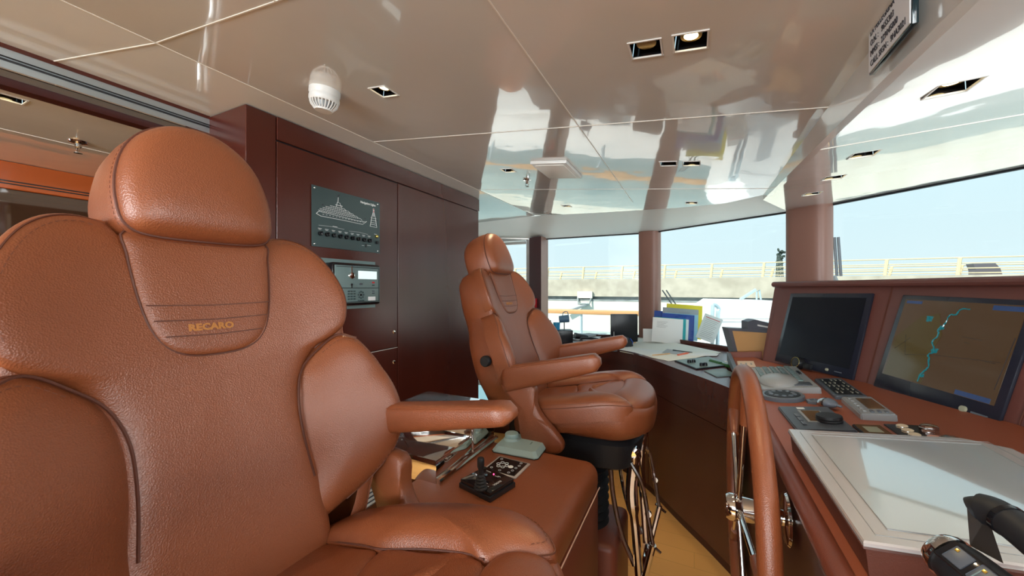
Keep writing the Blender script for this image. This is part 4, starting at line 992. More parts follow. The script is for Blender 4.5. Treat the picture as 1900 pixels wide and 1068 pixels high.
# tilted tray with notebook
Mq, w, h = deskq(((1040, 633), (1100, 629), (1132, 622), (1072, 618)))
t = thing('writing_pad', 'white-topped writing pad near the far armrest on the chart desk', 'pad', Mq); pb('pad', 0, 0, .006, w, h, .012, 'paper', t, .002)
Mq, w, h = deskq(((1062, 626), (1082, 627), (1106, 622), (1090, 618)), .02)
t = thing('notebook', 'closed dark notebook with pale page edges lying on the writing pad', 'notebook', Mq); pb('cover', 0, 0, -.004, w, h, .003, 'gloss_black', t); pb('pages', 0, 0, .003, w * .95, h * .95, .010, 'paper', t); pb('cover', 0, 0, .010, w, h, .003, 'black', t)
b = dpos(1080, 618, 3.9); Mx = frame(b, CX, (-CX.y, CX.x, 0)) @ Matrix.Translation((0, 0, .01))
t = thing('binoculars', 'black binoculars with pale green lens lying behind the notebook', 'binoculars', Mx)
for k in (0, 1):
    bm = BM(); cyl(bm, (-.07, .05 * k, .05), (.06, .05 * k, .035), .030, 16, r2=.020); finish('barrel', bm, M['black'], t)
    bm = BM(); cyl(bm, (-.073, .05 * k, .05), (-.069, .05 * k, .05), .026, 16); finish('lens', bm, M['panel_light'], t)
bm = BM(); bx(bm, (0, .025, .045), (.04, .05, .02), .004); finish('bridge', bm, M['black'], t)
b = dpos(1097, 617, 3.7); Mx = frame(b, CX, (-CX.y, CX.x, 0))
t = thing('handset', 'slim dark handset lying across behind the notebook', 'handset', Mx @ Matrix.Translation((-.02, 0, .055)))
bm = BM(); tube(bm, crv([(-.09, 0, 0), (-.04, 0, .008), (.04, 0, .004), (.09, 0, -.004)], 5), .012, 8); finish('grip', bm, M['black'], t)
bm = BM(); bx(bm, (-.08, 0, -.03), (.03, .03, .04), .004); finish('cradle', bm, M['black'], t)
# black monitor and bag at the pillar
b = dpos(1160, 620, 3.62); Mx = frame(b, CX, (-CX.y, CX.x, 0)); s = 3.62 / FPX
t = thing('monitor', 'black flat monitor seen from behind, left of the slim window pillar', 'monitor', Mx)
bm = BM(); bx(bm, (-.005, .02, .145), (50 * s, .03, .27), .006); finish('panel', bm, M['black'], t)
bm = BM(); bx(bm, (-.005, .06, .006), (.16, .14, .012), .003); finish('foot', bm, M['black'], t)
b = dpos(1149, 622, 3.45); Mx = frame(b, CX, (-CX.y, CX.x, 0))
t = thing('pouch', 'rounded black pouch in front of the monitor by the slim pillar', 'bag', Mx)
bm = BM(); rs = []
for k in range(9):
    th = k / 8 * PI / 2; rs.append([(.125 * math.cos(th) ** .5 * math.copysign(abs(math.cos(a)) ** .6, math.cos(a)), .05 * math.cos(th) ** .5 * math.copysign(abs(math.sin(a)) ** .6, math.sin(a)), .10 * math.sin(th)) for a in [2 * PI * j / 28 for j in range(28)]])
rings_surface(bm, rs[:-1], cap0=True); finish('body', bm, M['rubber'], t)
bm = BM(); tube(bm, [(.10, -.03, .02), (.115, -.03, .05), (.09, -.03, .085)], .006, 6); finish('strap', bm, M['blue'], t)
b = dpos(1139, 622, 3.3); Mx = frame(b, CX, (-CX.y, CX.x, 0))
t = thing('antenna_stand', 'thin cross-shaped grey antenna stand in front of the black monitor', 'stand', Mx)
bm = BM(); cyl(bm, (0, 0, 0), (0, 0, .01), .03, 16); finish('foot', bm, M['steel_grey'], t)
bm = BM(); tube(bm, [(0, 0, .0), (0, 0, .17)], [.006, .004], 8); finish('mast', bm, M['light_grey'], t)
bm = BM(); tube(bm, [(-.02, 0, .112), (.022, 0, .112)], .004, 6); finish('arm', bm, M['light_grey'], t)
# signs on the port pillar
pn = Vector((PD[1].x - PD[0].x, PD[1].y - PD[0].y, 0)).normalized()
for nm, px0, px1, py0, py1, m, lab in (('fire_call_box', 984, 1000, 553, 570, 'red', 'small red fire call box on the dark port pillar'), ('notice', 987, 998, 578, 592, 'skyblue', 'small pale blue notice below the red call box on the port pillar')):
    mid = Vector(PD[0]).lerp(Vector(PD[1]), ((px0 + px1) / 2 - 982) / 22); tt = mid.length / ray((px0 + px1) / 2, 534).length
    z0 = EYE - (py1 - 534) / FPX * tt; z1 = EYE - (py0 - 534) / FPX * tt; w = (px1 - px0) / FPX * tt
    th = .03 if m == 'red' else .004
    nn = Vector((pn.y, -pn.x, 0)); c = Vector((mid.x, mid.y, (z0 + z1) / 2)) + nn * (th / 2 + .003)
    t = thing(nm, lab, 'sign' if m != 'red' else 'call box', frame(c, pn, (0, 0, 1)))
    pb('body', 0, 0, 0, w, z1 - z0, th, m, t, .002)
    if m == 'red': pb('label', -.01, -.005, th / 2 + .001, w * .6, .03, .001, 'paper', t)
    else: pb('drawing', .0, .0, th / 2 + .0005, .008, .06, .001, 'blue', t)
# ================================================================ helm dashboard
A = [Vector((.385, 2.80)), Vector((.69, 2.20)), Vector((.865, 1.66)), Vector((.93, 1.05)), Vector((.93, -.6))]
X0 = .228
do = Vector((.6, 1.2, 0))
t = thing('helm_dashboard', 'leather-covered helm dashboard carrying keyboards, instruments and the large tilted touchscreen', 'dashboard', do)
def rel(a, b, z): return (a - do.x, b - do.y, z)
top = [(X0, 2.93), (X0, -.6), (A[4].x, A[4].y), (A[3].x, A[3].y), (A[2].x, A[2].y), (A[1].x, A[1].y), (A[0].x, A[0].y), (.36, 2.93)]
bm = BM(); prism(bm, top, lambda a, b: rel(a, b, dashz(a) - .05), lambda a, b: rel(a, b, dashz(a))); finish('top', bm, M['dash_leather'], t, smooth=False)
bm = BM(); tube(bm, [rel(X0 - .004, 2.95, dashz(X0) - .016), rel(X0 - .004, -.6, dashz(X0) - .016)], .022, 12); finish('edge_roll', bm, M['leather_dark'], t)
bm = BM(); prism(bm, [(X0 + .035, 2.62), (X0 + .035, -.6), (.9, -.6), (.88, 1.0), (.83, 1.6), (.62, 2.25), (.42, 2.60)], lambda a, b: rel(a, b, 0), lambda a, b: rel(a, b, dashz(X0) - .045)); finish('front', bm, M['shaded_leather'], t, smooth=False)
bm = BM(); prism(bm, [(X0 + .036, 2.93), (X0 + .036, 2.6), (.40, 2.6), (.37, 2.93)], lambda a, b: rel(a, b, .9), lambda a, b: rel(a, b, dashz(X0) - .045)); finish('end_panel', bm, M['leather_dark'], t, smooth=False)
bm = BM(); prism(bm, [(X0 - .02, 2.925), (.40, 2.925), (.40, 2.955), (X0 - .02, 2.955)], lambda a, b: rel(a, b, 1.02), lambda a, b: rel(a, b, dashz(a) + .035)); finish('end_lip', bm, M['leather_dark'], t, smooth=False)
bm = BM(); prism(bm, [(X0 - .026, 2.955), (X0 - .026, 2.30), (X0 - .006, 2.30), (X0 - .006, 2.955)], lambda a, b: rel(a, b, dashz(a) - .02), lambda a, b: rel(a, b, dashz(a) + (.035 if b > 2.5 else .004))); finish('side_lip', bm, M['steel_grey'], t, smooth=False)  # leather lip, its grey sheen put into the colour
# screen wall
wo_ = Vector((.8, 1.6, 0))
t = thing('screen_wall', 'reddish leather screen wall curving round the helm, holding the two large displays', 'instrument panel', wo_)
def relw(v): return (v[0] - wo_.x, v[1] - wo_.y, v[2])
NL = []
for i in range(4):
    d = (A[i + 1] - A[i]).normalized(); NL.append(Vector((-d.y, d.x)))
for n_ in range(4):
    if NL[n_].x < 0: NL[n_] = -NL[n_]
TZ = 1.605; LEAN = .115
def Wn(i): 
    if i == 0: return NL[0]
    if i == 4: return NL[3]
    return ((NL[i - 1] + NL[i]) / 2).normalized()
for i in range(4):
    a, b = A[i], A[i + 1]; na, nb = Wn(i), Wn(i + 1); bm = BM()
    za, zb = dashz(a.x) - .02, dashz(b.x) - .02
    e = .0 
    v = [(*a, za), (*b, zb), (*(b + nb * LEAN), TZ), (*(a + na * LEAN), TZ)]
    w_ = [(*(a + na * .16), za), (*(b + nb * .16), zb), (*(b + nb * (LEAN + .06)), TZ), (*(a + na * (LEAN + .06)), TZ)]
    F = [bm.verts.new(relw(p)) for p in v]; G = [bm.verts.new(relw(p)) for p in w_]
    bm.faces.new(F); bm.faces.new(G[::-1])
    for k in range(4): bm.faces.new((F[k], F[(k + 1) % 4], G[(k + 1) % 4], G[k]))
    pnl = finish('panel', bm, M['wall_leather'], t, smooth=False)
    bm = BM(); tube(bm, [relw((*(b - nb * .001), zb)), relw((*(b + nb * (LEAN - .001)), TZ))], .0025, 5); finish('panel_joint', bm, M['seam'], pnl)
bm = BM()
lo = [A[i] + Wn(i) * (LEAN - .02) for i in range(5)]; hi = [A[i] + Wn(i) * (LEAN + .30) for i in range(5)]
lo[0] = lo[0] + (A[0] - A[1]).normalized() * .03; hi[0] = hi[0] + (A[0] - A[1]).normalized() * .0
prism(bm, [tuple(p) for p in lo] + [tuple(p) for p in hi[::-1]], lambda a, b: relw((a, b, TZ)), lambda a, b: relw((a, b, TZ + .034)))
tl = finish('top_ledge', bm, M['wall_leather'], t, smooth=False)
bm = BM(); tube(bm, [relw((p.x, p.y, TZ + .017)) for p in lo], .017, 10); finish('ledge_roll', bm, M['wall_leather'], tl)
bm = BM(); p0 = A[0]; n0 = Wn(0); dd = (A[0] - A[1]).normalized()
v = [(*p0, .95), (*(p0 + n0 * .16), .95), (*(p0 + n0 * (LEAN + .16)), TZ), (*(p0 + n0 * LEAN), TZ)]
F = [bm.verts.new(relw(p)) for p in v]; G = [bm.verts.new(relw((p[0] + dd.x * .05, p[1] + dd.y * .05, p[2]))) for p in v]
bm.faces.new(F); bm.faces.new(G[::-1])
for k in range(4): bm.faces.new((F[k], F[(k + 1) % 4], G[(k + 1) % 4], G[k]))
finish('end_post', bm, M['wall_leather'], t, smooth=False)
# displays: placed on the panel planes
def panel_frame(i):
    a, b = A[i], A[i + 1]; na, nb = Wn(i), Wn(i + 1); lowm = Vector((*((a + b) / 2), (dashz(a.x) + dashz(b.x)) / 2)); him = Vector((*(((a + na * LEAN) + (b + nb * LEAN)) / 2), TZ))
    return lowm, Vector((*(b - a), 0)), him - lowm
def display(i, px, name, label, cat):
    lm, xa, ya = panel_frame(i); n = Vector(xa).normalized().cross(ya.normalized()); d = n.dot(lm)
    if n.x > 0: n = -n; d = -d
    q = [at(*p, tuple(n), d) for p in px]           # bl, br, tr, tl as seen
    c = (q[0] + q[1] + q[2] + q[3]) / 4
    x = ((q[1] - q[0]) + (q[2] - q[3])); y = ((q[3] - q[0]) + (q[2] - q[1]))
    w, h = x.length / 2, y.length / 2
    Mx = frame(c + n * .006, x, y); t = thing(name, label, cat, Mx)
    return t, w, h
t, w, h = display(0, ((1441, 672), (1588, 704), (1622, 547), (1470, 543)), 'dark_display', 'black switched-off display, left of the two in the screen wall', 'display')
pb('bezel', 0, 0, 0, w, h, .012, 'bezel', t, .003); pb('glass', 0, .012, .0065, w * .90, h * .83, .002, 'screen_black', t)
bm = BM(); lathe(bm, [(0, .006), (.0075, .006), (.0065, .012), (0, .013)], c=(w * .22, -h * .45, 0), seg=18); finish('power_button', bm, M['lcd_pale'], t)
pb('label', w * .34, -h * .45, .0065, .04, .004, .001, 'steel_grey', t)
bm = BM(); lathe(bm, [(0, .004), (.032, .004), (.032, .022), (.026, .034), (0, .036)], c=(-w * .12, -h * .45, 0), seg=28); bx(bm, (w*.0, -h * .47, .012), (.05, .03, .02), .006); finish('hood_knob', bm, M['black'], t)
bm = BM(); ringm(bm, -w * .12, -h * .45, .027, .036, .0012, 24); finish('knob_ring', bm, M['brass'], t)
t, w, h = display(1, ((1627, 718), (1861, 796), (1936, 560), (1679, 547)), 'chart_display', 'lit display with brown river chart, right of the two in the screen wall', 'display')
pb('bezel', 0, 0, 0, w, h, .012, 'bezel', t, .003); g = pb('screen', .0, .022, .0065, w * .895, h * .80, .002, 'chart', t)
gx, gy, gw, gh = 0, .022, w * .895, h * .80; Z = .0078
def G(u, v): return (gx + (u - .5) * gw, gy + (v - .5) * gh, Z)
bm = BM()
land = [(.02, .0), (.02, .5), (.10, .62), (.22, .80), (.38, .85), (.46, .60), (.40, .30), (.42, .02)]
prism(bm, land, lambda a, b: (G(a, b)[0], G(a, b)[1], Z - .0002), lambda a, b: (G(a, b)[0], G(a, b)[1], Z + .0002)); finish('chart_shade', bm, M['chart_land'], g, smooth=False)
bm = BM(); rv = [(.62, .93), (.55, .92), (.52, .86), (.47, .84), (.46, .76), (.44, .70), (.41, .66), (.43, .60), (.40, .52), (.42, .46), (.44, .40), (.40, .36), (.42, .30), (.44, .22), (.41, .16), (.39, .10), (.38, .02)]
cvp = crv([(G(a, b)) for a, b in rv], 5); random.seed(7)
cvp = [p + Vector((random.uniform(-.002, .002), random.uniform(-.002, .002), .0006)) for p in cvp]
tube(bm, cvp, [.0016 + .0014 * random.random() for _ in cvp], 5)
for c in ((.43, .69), (.30, .78), (.44, .42), (.40, .12)):
    for k in range(8):
        p = G(c[0] + random.uniform(-.02, .02), c[1] + random.uniform(-.03, .03)); bx(bm, (p[0], p[1], Z + .0006), (.010 * random.random() + .003, .008 * random.random() + .003, .0006))
finish('river', bm, M['river'], g, smooth=False)
bm = BM()
for a, b, c, d in ((.05, .35, .18, .52), (.18, .30, .40, .36), (.40, .36, .95, .42), (.18, .30, .12, .55), (.62, .62, .78, .61), (.66, .56, .70, .56), (.85, .40, .92, .40), (.97, .15, .99, .68)):
    tube(bm, [G(a, b), G(c, d)], .0008, 4)
finish('chart_lines', bm, M['print_dark'], g)
for u, v, sx, sy in ((.84, .03, .26, .05), (.95, .96, .22, .05), (.10, .965, .16, .035)): pb('menu_bar', G(min(u, 1 - sx / 2), v)[0], G(u, v)[1], Z, gw * sx, gh * sy, .0012, 'blue_bar', g)
bm = BM(); lathe(bm, [(0, .006), (.011, .006), (.010, .013), (0, .014)], c=(w * .28, -h * .44, 0), seg=20); finish('power_button', bm, M['lcd_pale'], t)
pb('label', w * .38, -h * .445, .0065, .05, .006, .001, 'steel_grey', t)

# ---- instruments on the dashboard (corners: aft-port, aft-starboard, forward-starboard, forward-port)
def dq(pts, h=0.): n, d = DASH; return quadM(*[at(*p, n, d + h) for p in pts])
def wedge(name, w, h, z0, z1, m, par, bev=.004, y0=0):
    bm = BM(); v = bx(bm, (0, 0, .5), (w, h, 1), 0)
    for q in v: q.co.z = 0 if q.co.z < .5 else (z0 if q.co.y < 0 else z1)
    if bev: bmesh.ops.bevel(bm, geom=[e for e in bm.edges if all(p.co.z > 1e-5 for p in e.verts) or abs(e.verts[0].co.z - e.verts[1].co.z) > 1e-3], offset=bev, segments=2, affect='EDGES')
    return finish(name, bm, M[m], par)
Mq, w, h = dq(((1394, 682), (1418, 727), (1521, 731), (1479, 694)))
t = thing('radar_keyboard', 'silver keyboard with domed palm rest at the far end of the dashboard', 'keyboard', Mq)
wedge('body', w, h, .018, .026, 'light_grey', t)
for i in range(5):
    for j in range(9):
        if j > 5 and i in (1, 2): continue
        pb('key', -w * .44 + j * w * .082, -h * .34 + i * h * .155, .0225 + i * .0012, w * .062, h * .10, .006, 'panel_light', t, .001)
pb('black_keys', -w * .12, h * .40, .0275, w * .16, h * .05, .006, 'black', t)
pb('side_keys', w * .36, h * .20, .025, w * .13, h * .42, .006, 'slate', t, .002)
bm = BM(); rs = []
for k in range(8):
    th = k / 8 * PI / 2; c_ = math.cos(th); rs.append([(w * .24 + w * .235 * c_ * math.cos(a), -h * .12 + h * .37 * c_ * math.sin(a), .020 + .034 * math.sin(th)) for a in [2 * PI * j / 32 for j in range(32)]])
rings_surface(bm, rs); finish('palm_rest', bm, M['light_grey'], t)
Mq, w, h = dq(((1368, 669), (1372, 680), (1401, 682), (1398, 671)))
t = thing('sticker', 'cream label with small stamped marks at the far corner of the dashboard', 'label', Mq); pb('paper', 0, 0, .001, w, h, .002, 'sticker', t)
for k in range(3): pb('mark', 0, -h * .3 + k * h * .3, .0023, w * .3, h * .1, .0006, 'light_grey', t)
# oval dial pad
c = at(1452, 738, DASH[0], DASH[1]); e1 = at(1412, 735, *DASH) - at(1492, 745, *DASH); r1 = e1.length / 2
t = thing('round_trackpad', 'flat round dark control pad with ring of keys in front of the silver keyboard', 'control pad', frame(c, (0, -1, 0), (1, 0, .1)))
bm = BM(); lathe(bm, [(0, 0), (r1, 0), (r1, .014), (r1 * .96, .017), (0, .017)], seg=40); finish('rim', bm, M['steel_grey'], t)
bm = BM(); lathe(bm, [(0, .017), (r1 * .82, .017), (r1 * .80, .019), (0, .019)], seg=40); finish('face', bm, M['rubber'], t)
for k in range(10):
    a = 2 * PI * k / 10; bm = BM(); lathe(bm, [(0, .018), (r1 * .12, .018), (r1 * .10, .022), (0, .022)], c=(r1 * .55 * math.cos(a), r1 * .55 * math.sin(a), 0), seg=14); finish('key', bm, M['steel_grey'], t)
# keypad remote
Mq, w, h = dq(((1511, 706), (1550, 740), (1612, 744), (1563, 709)))
t = thing('keypad_unit', 'dark keypad with brass-toned keys between the silver keyboard and the screen wall', 'keypad', Mq); wedge('body', w, h, .014, .018, 'steel_grey', t, .003); pb('face', w * .02, 0, .0165, w * .86, h * .82, .003, 'black', t)
for i in range(5):
    for j in range(5):
        if (i * 3 + j) % 7 == 3: continue
        pb('key', -w * .34 + j * w * .17, -h * .32 + i * h * .16, .019, w * .075, h * .05, .004, 'key_dull', t, .0005)
# colour display unit
Mq, w, h = dq(((1561, 744), (1596, 777), (1670, 784), (1619, 748)))
t = thing('autopilot_display', 'champagne-grey instrument with brown screen and a row of keys', 'instrument', Mq); wedge('body', w, h, .020, .024, 'light_grey', t, .004)
pb('screen', -w * .06, h * .14, .0235, w * .58, h * .50, .002, 'lcd', t)
for j in range(6): pb('key', -w * .36 + j * w * .14, -h * .30, .0225, w * .09, h * .10, .004, 'light_grey', t, .001)
for i in range(3): pb('key', w * .38, -h * .1 + i * h * .2, .0235, w * .09, h * .10, .004, 'steel_grey', t, .001)
# big blue-grey unit with screen and wheel
Mq, w, h = dq(((1446, 755), (1474, 800), (1600, 812), (1536, 766)))
t = thing('steering_control_unit', 'broad slate-blue control unit with amber screen and black thumbwheel', 'control unit', Mq); wedge('body', w, h, .012, .016, 'slate', t, .003)
pb('screen_frame', -w * .03, h * .03, .0145, w * .50, h * .42, .003, 'light_grey', t); pb('screen', -w * .03, h * .04, .0165, w * .44, h * .34, .002, 'lcd', t)
for k in range(3): pb('key', -w * .05 + k * w * .16, -h * .28, .0145, w * .12, h * .08, .004, 'steel_grey', t, .001)
pb('label_strip', -w * .4, 0, .0135, w * .08, h * .3, .001, 'print', t)
inv = Mq.inverted(); l = inv @ at(1540, 789, *DASH)
bm = BM(); lathe(bm, [(0, .013), (.034, .013), (.036, .018), (.034, .022), (.036, .026), (.034, .034), (0, .036)], c=(l.x, l.y, 0), seg=32); finish('thumbwheel', bm, M['rubber'], t)
# small hexagonal cradle and black handset
c = at(1513, 747, *DASH)
t = thing('mouse_cradle', 'small dark six-sided cradle left of the black mouse', 'cradle', frame(c, (0, -1, 0), (1, 0, .1)))
bm = BM(); lathe(bm, [(0, 0), (.032, 0), (.030, .010), (.020, .012), (.018, .006), (0, .006)], seg=6); finish('ring', bm, M['steel_grey'], t)
a, b = at(1518, 754, *DASH), at(1563, 763, *DASH); Mx = frame((a + b) / 2, b - a, (1, 0, .1))
t = thing('hand_controller', 'rounded black hand controller with silver tip lying near the middle of the dashboard', 'controller', Mx)
bm = BM(); rs = []
Lh = (b - a).length
for k in range(13):
    q = k / 12; x = -Lh / 2 + q * Lh; r = .006 + .018 * math.sin(min(1, q * 1.15 + .05) * PI) ** .6 if 0 < k < 12 else .004
    rs.append([(x, r * 1.1 * math.cos(th), .016 + r * .75 * math.sin(th) + .006 * math.sin(q * PI)) for th in [2 * PI * j / 18 for j in range(18)]])
rings_surface(bm, rs[4:], cap0=True); finish('body', bm, M['steel_grey'], t)
bm = BM(); rings_surface(bm, rs[:6], cap0=True); finish('tip', bm, M['brushed'], t)
# small meter
Mq, w, h = dq(((1581, 789), (1603, 809), (1668, 817), (1635, 795)))
t = thing('small_meter', 'thin square meter with pale green display beside the touchscreen', 'meter', Mq); wedge('body', w, h, .008, .008, 'black', t, .002); pb('face', 0, 0, .0085, w * .9, h * .9, .002, 'lcd', t); pb('display', .0, .0, .0098, w * .5, h * .5, .001, 'lcd_pale', t)
# alarm button panel
Mq, w, h = dq(((1641, 786), (1681, 819), (1772, 827), (1706, 793)))
t = thing('alarm_button_panel', 'dark strip panel with round cream push buttons, some under clear covers', 'button panel', Mq); wedge('plate', w, h, .004, .004, 'black', t, .001)
inv = Mq.inverted()
for px, m in (((1673.7, 789), 'pearlbtn'), ((1684, 797), 'pearlbtn'), ((1697, 805), 'pearlbtn'), ((1710.5, 814), 'pearlbtn'), ((1732.6, 809.5), 'pinkbtn'), ((1722, 798), 'pinkbtn'), ((1752, 821), 'pearlbtn')):
    l = inv @ at(*px, DASH[0], DASH[1] + .01); bm = BM(); lathe(bm, [(0, .003), (.0135, .003), (.0135, .010), (.011, .012), (0, .0125)], c=(l.x, l.y, 0), seg=24); finish('push_button', bm, M[m], t)
    bm = BM(); ringm(bm, l.x, l.y, .0137, .008, .0014, 24); finish('bezel_ring', bm, M['brushed'], t)
for px in ((1724, 797), (1764, 820)):
    l = inv @ at(*px, DASH[0], DASH[1] + .01); bm = BM(); lathe(bm, [(.022, .003), (.022, .018), (.018, .024), (0, .024)], c=(l.x, l.y, 0), seg=8); finish('clear_cover', bm, M['clear'], t)
    bm = BM(); ringm(bm, l.x, l.y, .021, .018, .0015, 8); finish('cover_rim', bm, M['brushed'], t)

# ---- tilted touchscreen table
TN = ((-.10, 0, 1), 1.19 - .1 * .245)
Yn, Yf, Xa, Xb = .79, 1.325, .245, .655
o = Vector(((Xa + Xb) / 2, (Yn + Yf) / 2, 1.19 + .1 * ((Xa + Xb) / 2 - .245)))
Mq = frame(o, (0, -1, 0), (1, 0, .1)); w = Yf - Yn; h = (Xb - Xa) * 1.005
t = thing('touchscreen_table', 'large milky touchscreen in a pearl-silver frame, raised on a leather plinth', 'touchscreen', Mq)
def oct_(s, z, ch=.055, gx=0, gy=0):
    a, b = w / 2 * s + gx, h / 2 * s + gy; return [(-a, -b, z), (a, -b, z), (a, b, z), (-a + ch, b, z), (-a, b - ch, z)]
bm = BM(); rings_surface(bm, [oct_(.985, -.056), oct_(.985, -.004)], cap0=True); finish('plinth', bm, M['shaded_leather'], t, smooth=False)
bm = BM(); rings_surface(bm, [oct_(1, -.006), oct_(1.0, .0), oct_(.99, .003)], cap0=True); finish('frame', bm, M['pearl'], t, smooth=False)
bm = BM(); rings_surface(bm, [oct_(1.004, -.009), oct_(1.004, -.005)], cap0=True); finish('chrome_edge', bm, M['brushed'], t, smooth=False)
bm = BM(); a, b = w / 2 - .045, h / 2 - .045; bx(bm, (0, 0, .0035), (2 * a, 2 * b, .0015)); finish('glass', bm, M['touch'], t, smooth=False)
bm = BM(); tube(bm, [(-a, -b, .0045), (a, -b, .0045), (a, b, .0045), (-a, b, .0045)], .0008, 4, True); a += .022; b += .022; tube(bm, [(-a, -b, .0035), (a, -b, .0035), (a, b, .0035), (-a, b, .0035)], .0006, 4, True); finish('frame_line', bm, M['light_grey'], t)

# ---- twin throttle control at the near edge
to = Vector((.36, .60, 1.14))
t = thing('throttle_control', 'black twin throttle levers with chrome end cap at the bottom right corner', 'throttle', to)
def TP(px, py, d): return Vector((0, 0, EYE)) + ray(px, py) * d - to
bm = BM(); bx(bm, Vector((.38, .55, 1.165)) - to, (.16, .20, .05), .02, 3); finish('base', bm, M['gloss_black'], t)
ga, gb = TP(1757, 1030, .50), TP(1960, 1195, .40)
bm = BM(); u = (gb - ga).normalized(); L2 = (gb - ga).length
tube(bm, [ga + u * q for q in (0, .008, .02, .05, .1, L2)], [.024, .028, .030, .031, .031, .031], 24); hg = finish('grip', bm, M['rubber'], t)
bm = BM(); tube(bm, [ga - u * .012, ga - u * .010, ga - u * .002, ga + u * .004], [.012, .024, .029, .0295], 28); finish('end_cap', bm, M['chrome'], hg)
# label plate on top of the grip
upv = (Vector((0, 0, 1)) - u * u.z).normalized(); vw = (-(ga + to - Vector((0, 0, EYE)))).normalized(); vw = (vw - u * vw.dot(u)).normalized(); un = (upv * .35 + vw).normalized(); sd = u.cross(un)
Ml = Matrix((u, sd, un)).transposed().to_4x4(); Ml.translation = ga + u * .055 + un * .0305
def lp(nm, x, y, z, sx, sy, sz, m):
    bm = BM(); bx(bm, (x, y, z), (sx, sy, sz), min(sx, sy) * .06); o_ = finish(nm, bm, M[m], hg); o_.matrix_local = Ml; return o_
lp('label_plate', 0, 0, 0, .095, .030, .004, 'gloss_black'); lp('small_screen', -.030, 0, .0025, .020, .022, .001, 'slate'); lp('small_screen', .008, 0, .0025, .044, .024, .001, 'slate')
for k in range(5): lp('key_mark', -.010 + k * .009, .002, .0033, .001, .02, .0006, 'panel_light')
for x, y in ((-.036, -.006), (-.008, -.006), (.024, .004), (.02, -.006)): lp('key_mark', x, y, .0034, .004, .004, .0006, 'brass')
# upright plate and the second lever
p0, p1, p2, p3 = TP(1794, 938, .52), TP(1800, 1012, .505), TP(1862, 1045, .475), TP(1832, 955, .505)
nn = (p1 - p0).cross(p3 - p0).normalized() * .004
bm = BM(); F = [bm.verts.new(p - nn) for p in (p0, p1, p2, p3)]; G_ = [bm.verts.new(p + nn) for p in (p0, p1, p2, p3)]
bm.faces.new(F); bm.faces.new(G_[::-1])
for k in range(4): bm.faces.new((F[k], F[(k + 1) % 4], G_[(k + 1) % 4], G_[k]))
finish('side_plate', bm, M['gloss_black'], t, smooth=False)
bm = BM(); pts = crv([TP(1803, 946, .52), TP(1826, 945, .51), TP(1862, 960, .49), TP(1930, 1012, .45), TP(2010, 1085, .41)], 6)
tube(bm, pts, [.010] + [.016] * 5 + [.020] * (len(pts) - 6), 20); lv = finish('lever', bm, M['rubber'], t)
bm = BM(); c_ = pts[13]; d_ = (pts[14] - pts[12]).normalized(); tube(bm, [c_ - d_ * .003, c_ + d_ * .003], 0.0212, 20); finish('lever_joint', bm, M['gloss_black'], lv)
bm = BM(); tube(bm, [TP(1798, 940, .52), TP(1820, 928, .51), TP(1845, 931, .50)], .004, 8); finish('chrome_bead', bm, M['chrome'], lv)

# ================================================================ steering wheel
R = .42; wc = Vector((.145, 1.365, .912))
t = thing('ship_helm', 'large leather-rimmed steering wheel with chrome hub and spokes, seen edge-on', 'steering wheel', wc)
bm = BM(); tube(bm, [(0, R * math.cos(a), R * math.sin(a)) for a in [2 * PI * k / 96 for k in range(96)]], .0245, 18, True); rim = finish('rim', bm, M['leather'], t)
bm = BM(); dashes(bm, [Vector((-.0, (R - .0245) * math.cos(a), (R - .0245) * math.sin(a))) for a in [2 * PI * k / 160 for k in range(161)]]); finish('stitching', bm, M['stitch'], rim)
bm = BM(); lathe(bm, [(0, -.055), (.034, -.055), (.040, -.045), (.040, -.03), (.036, -.028), (.036, .02), (.026, .03), (0, .03)], seg=32, M=axisM((0, 0, 0), (1, 0, 0))); finish('hub', bm, M['chrome'], t)
for k in range(5):
    a = PI / 2 + 2 * PI * k / 5 + .22; d = Vector((0, math.cos(a), math.sin(a)))
    bm = BM(); tube(bm, [Vector((-.02, 0, 0)) + d * .035, Vector((-.012, 0, 0)) + d * (R - .12), Vector((-.002, 0, 0)) + d * (R - .02)], .0085, 12); sp = finish('spoke', bm, M['chrome'], t)
    bm = BM(); tube(bm, [Vector((-.010, 0, 0)) + d * (R - .13), Vector((-.004, 0, 0)) + d * (R - .02)], [.014, .019], 12); finish('spoke_sleeve', bm, M['leather'], sp)
bm = BM(); cyl(bm, (.02, 0, 0), (.115, 0, 0), .022, 20); finish('shaft', bm, M['chrome'], t)
bm = BM(); lathe(bm, [(0, .104), (.075, .104), (.07, .098), (.0, .094)], seg=36, M=axisM((0, 0, 0), (1, 0, 0))); finish('flange', bm, M['chrome'], t)

# ================================================================ outside
dk = [(-6, 4.33), (-1.6, 4.33), (-.30, 4.16), (.75, 3.25), (1.35, 2.7), (1.75, 1.85), (2.0, .9), (2.02, 0), (1.9, -1), (1.7, -2), (5.2, -3.0), (6.2, 0), (5.6, 2.6), (4.0, 4.9), (2.2, 6.1), (-6, 6.1)]
bm = BM(); zprism(bm, dk, .30, .35); struct(finish('side_deck', bm, M['hull'], smooth=False))
bl = [(6.3, -3), (6.3, 0), (5.7, 2.65), (4.1, 5.0), (2.25, 6.2), (1.72, 6.2)]
wallseg('bow_bulwark', bl, .30, 1.12, 'hull', .08)
so = Vector((-2, 6.15, 0)); t = thing('ship_rail', 'varnished teak cap rail on pale stanchions outside the port windows', 'railing', so)
bm = BM(); bx(bm, Vector((-2, 6.15, 1.20)) - so, (7.4, .12, .075), .02, 2); finish('cap_rail', bm, M['teak'], t)
bm = BM(); bx(bm, Vector((-2, 6.18, .42)) - so, (7.4, .04, .84)); finish('bulwark', bm, M['hull'], t)
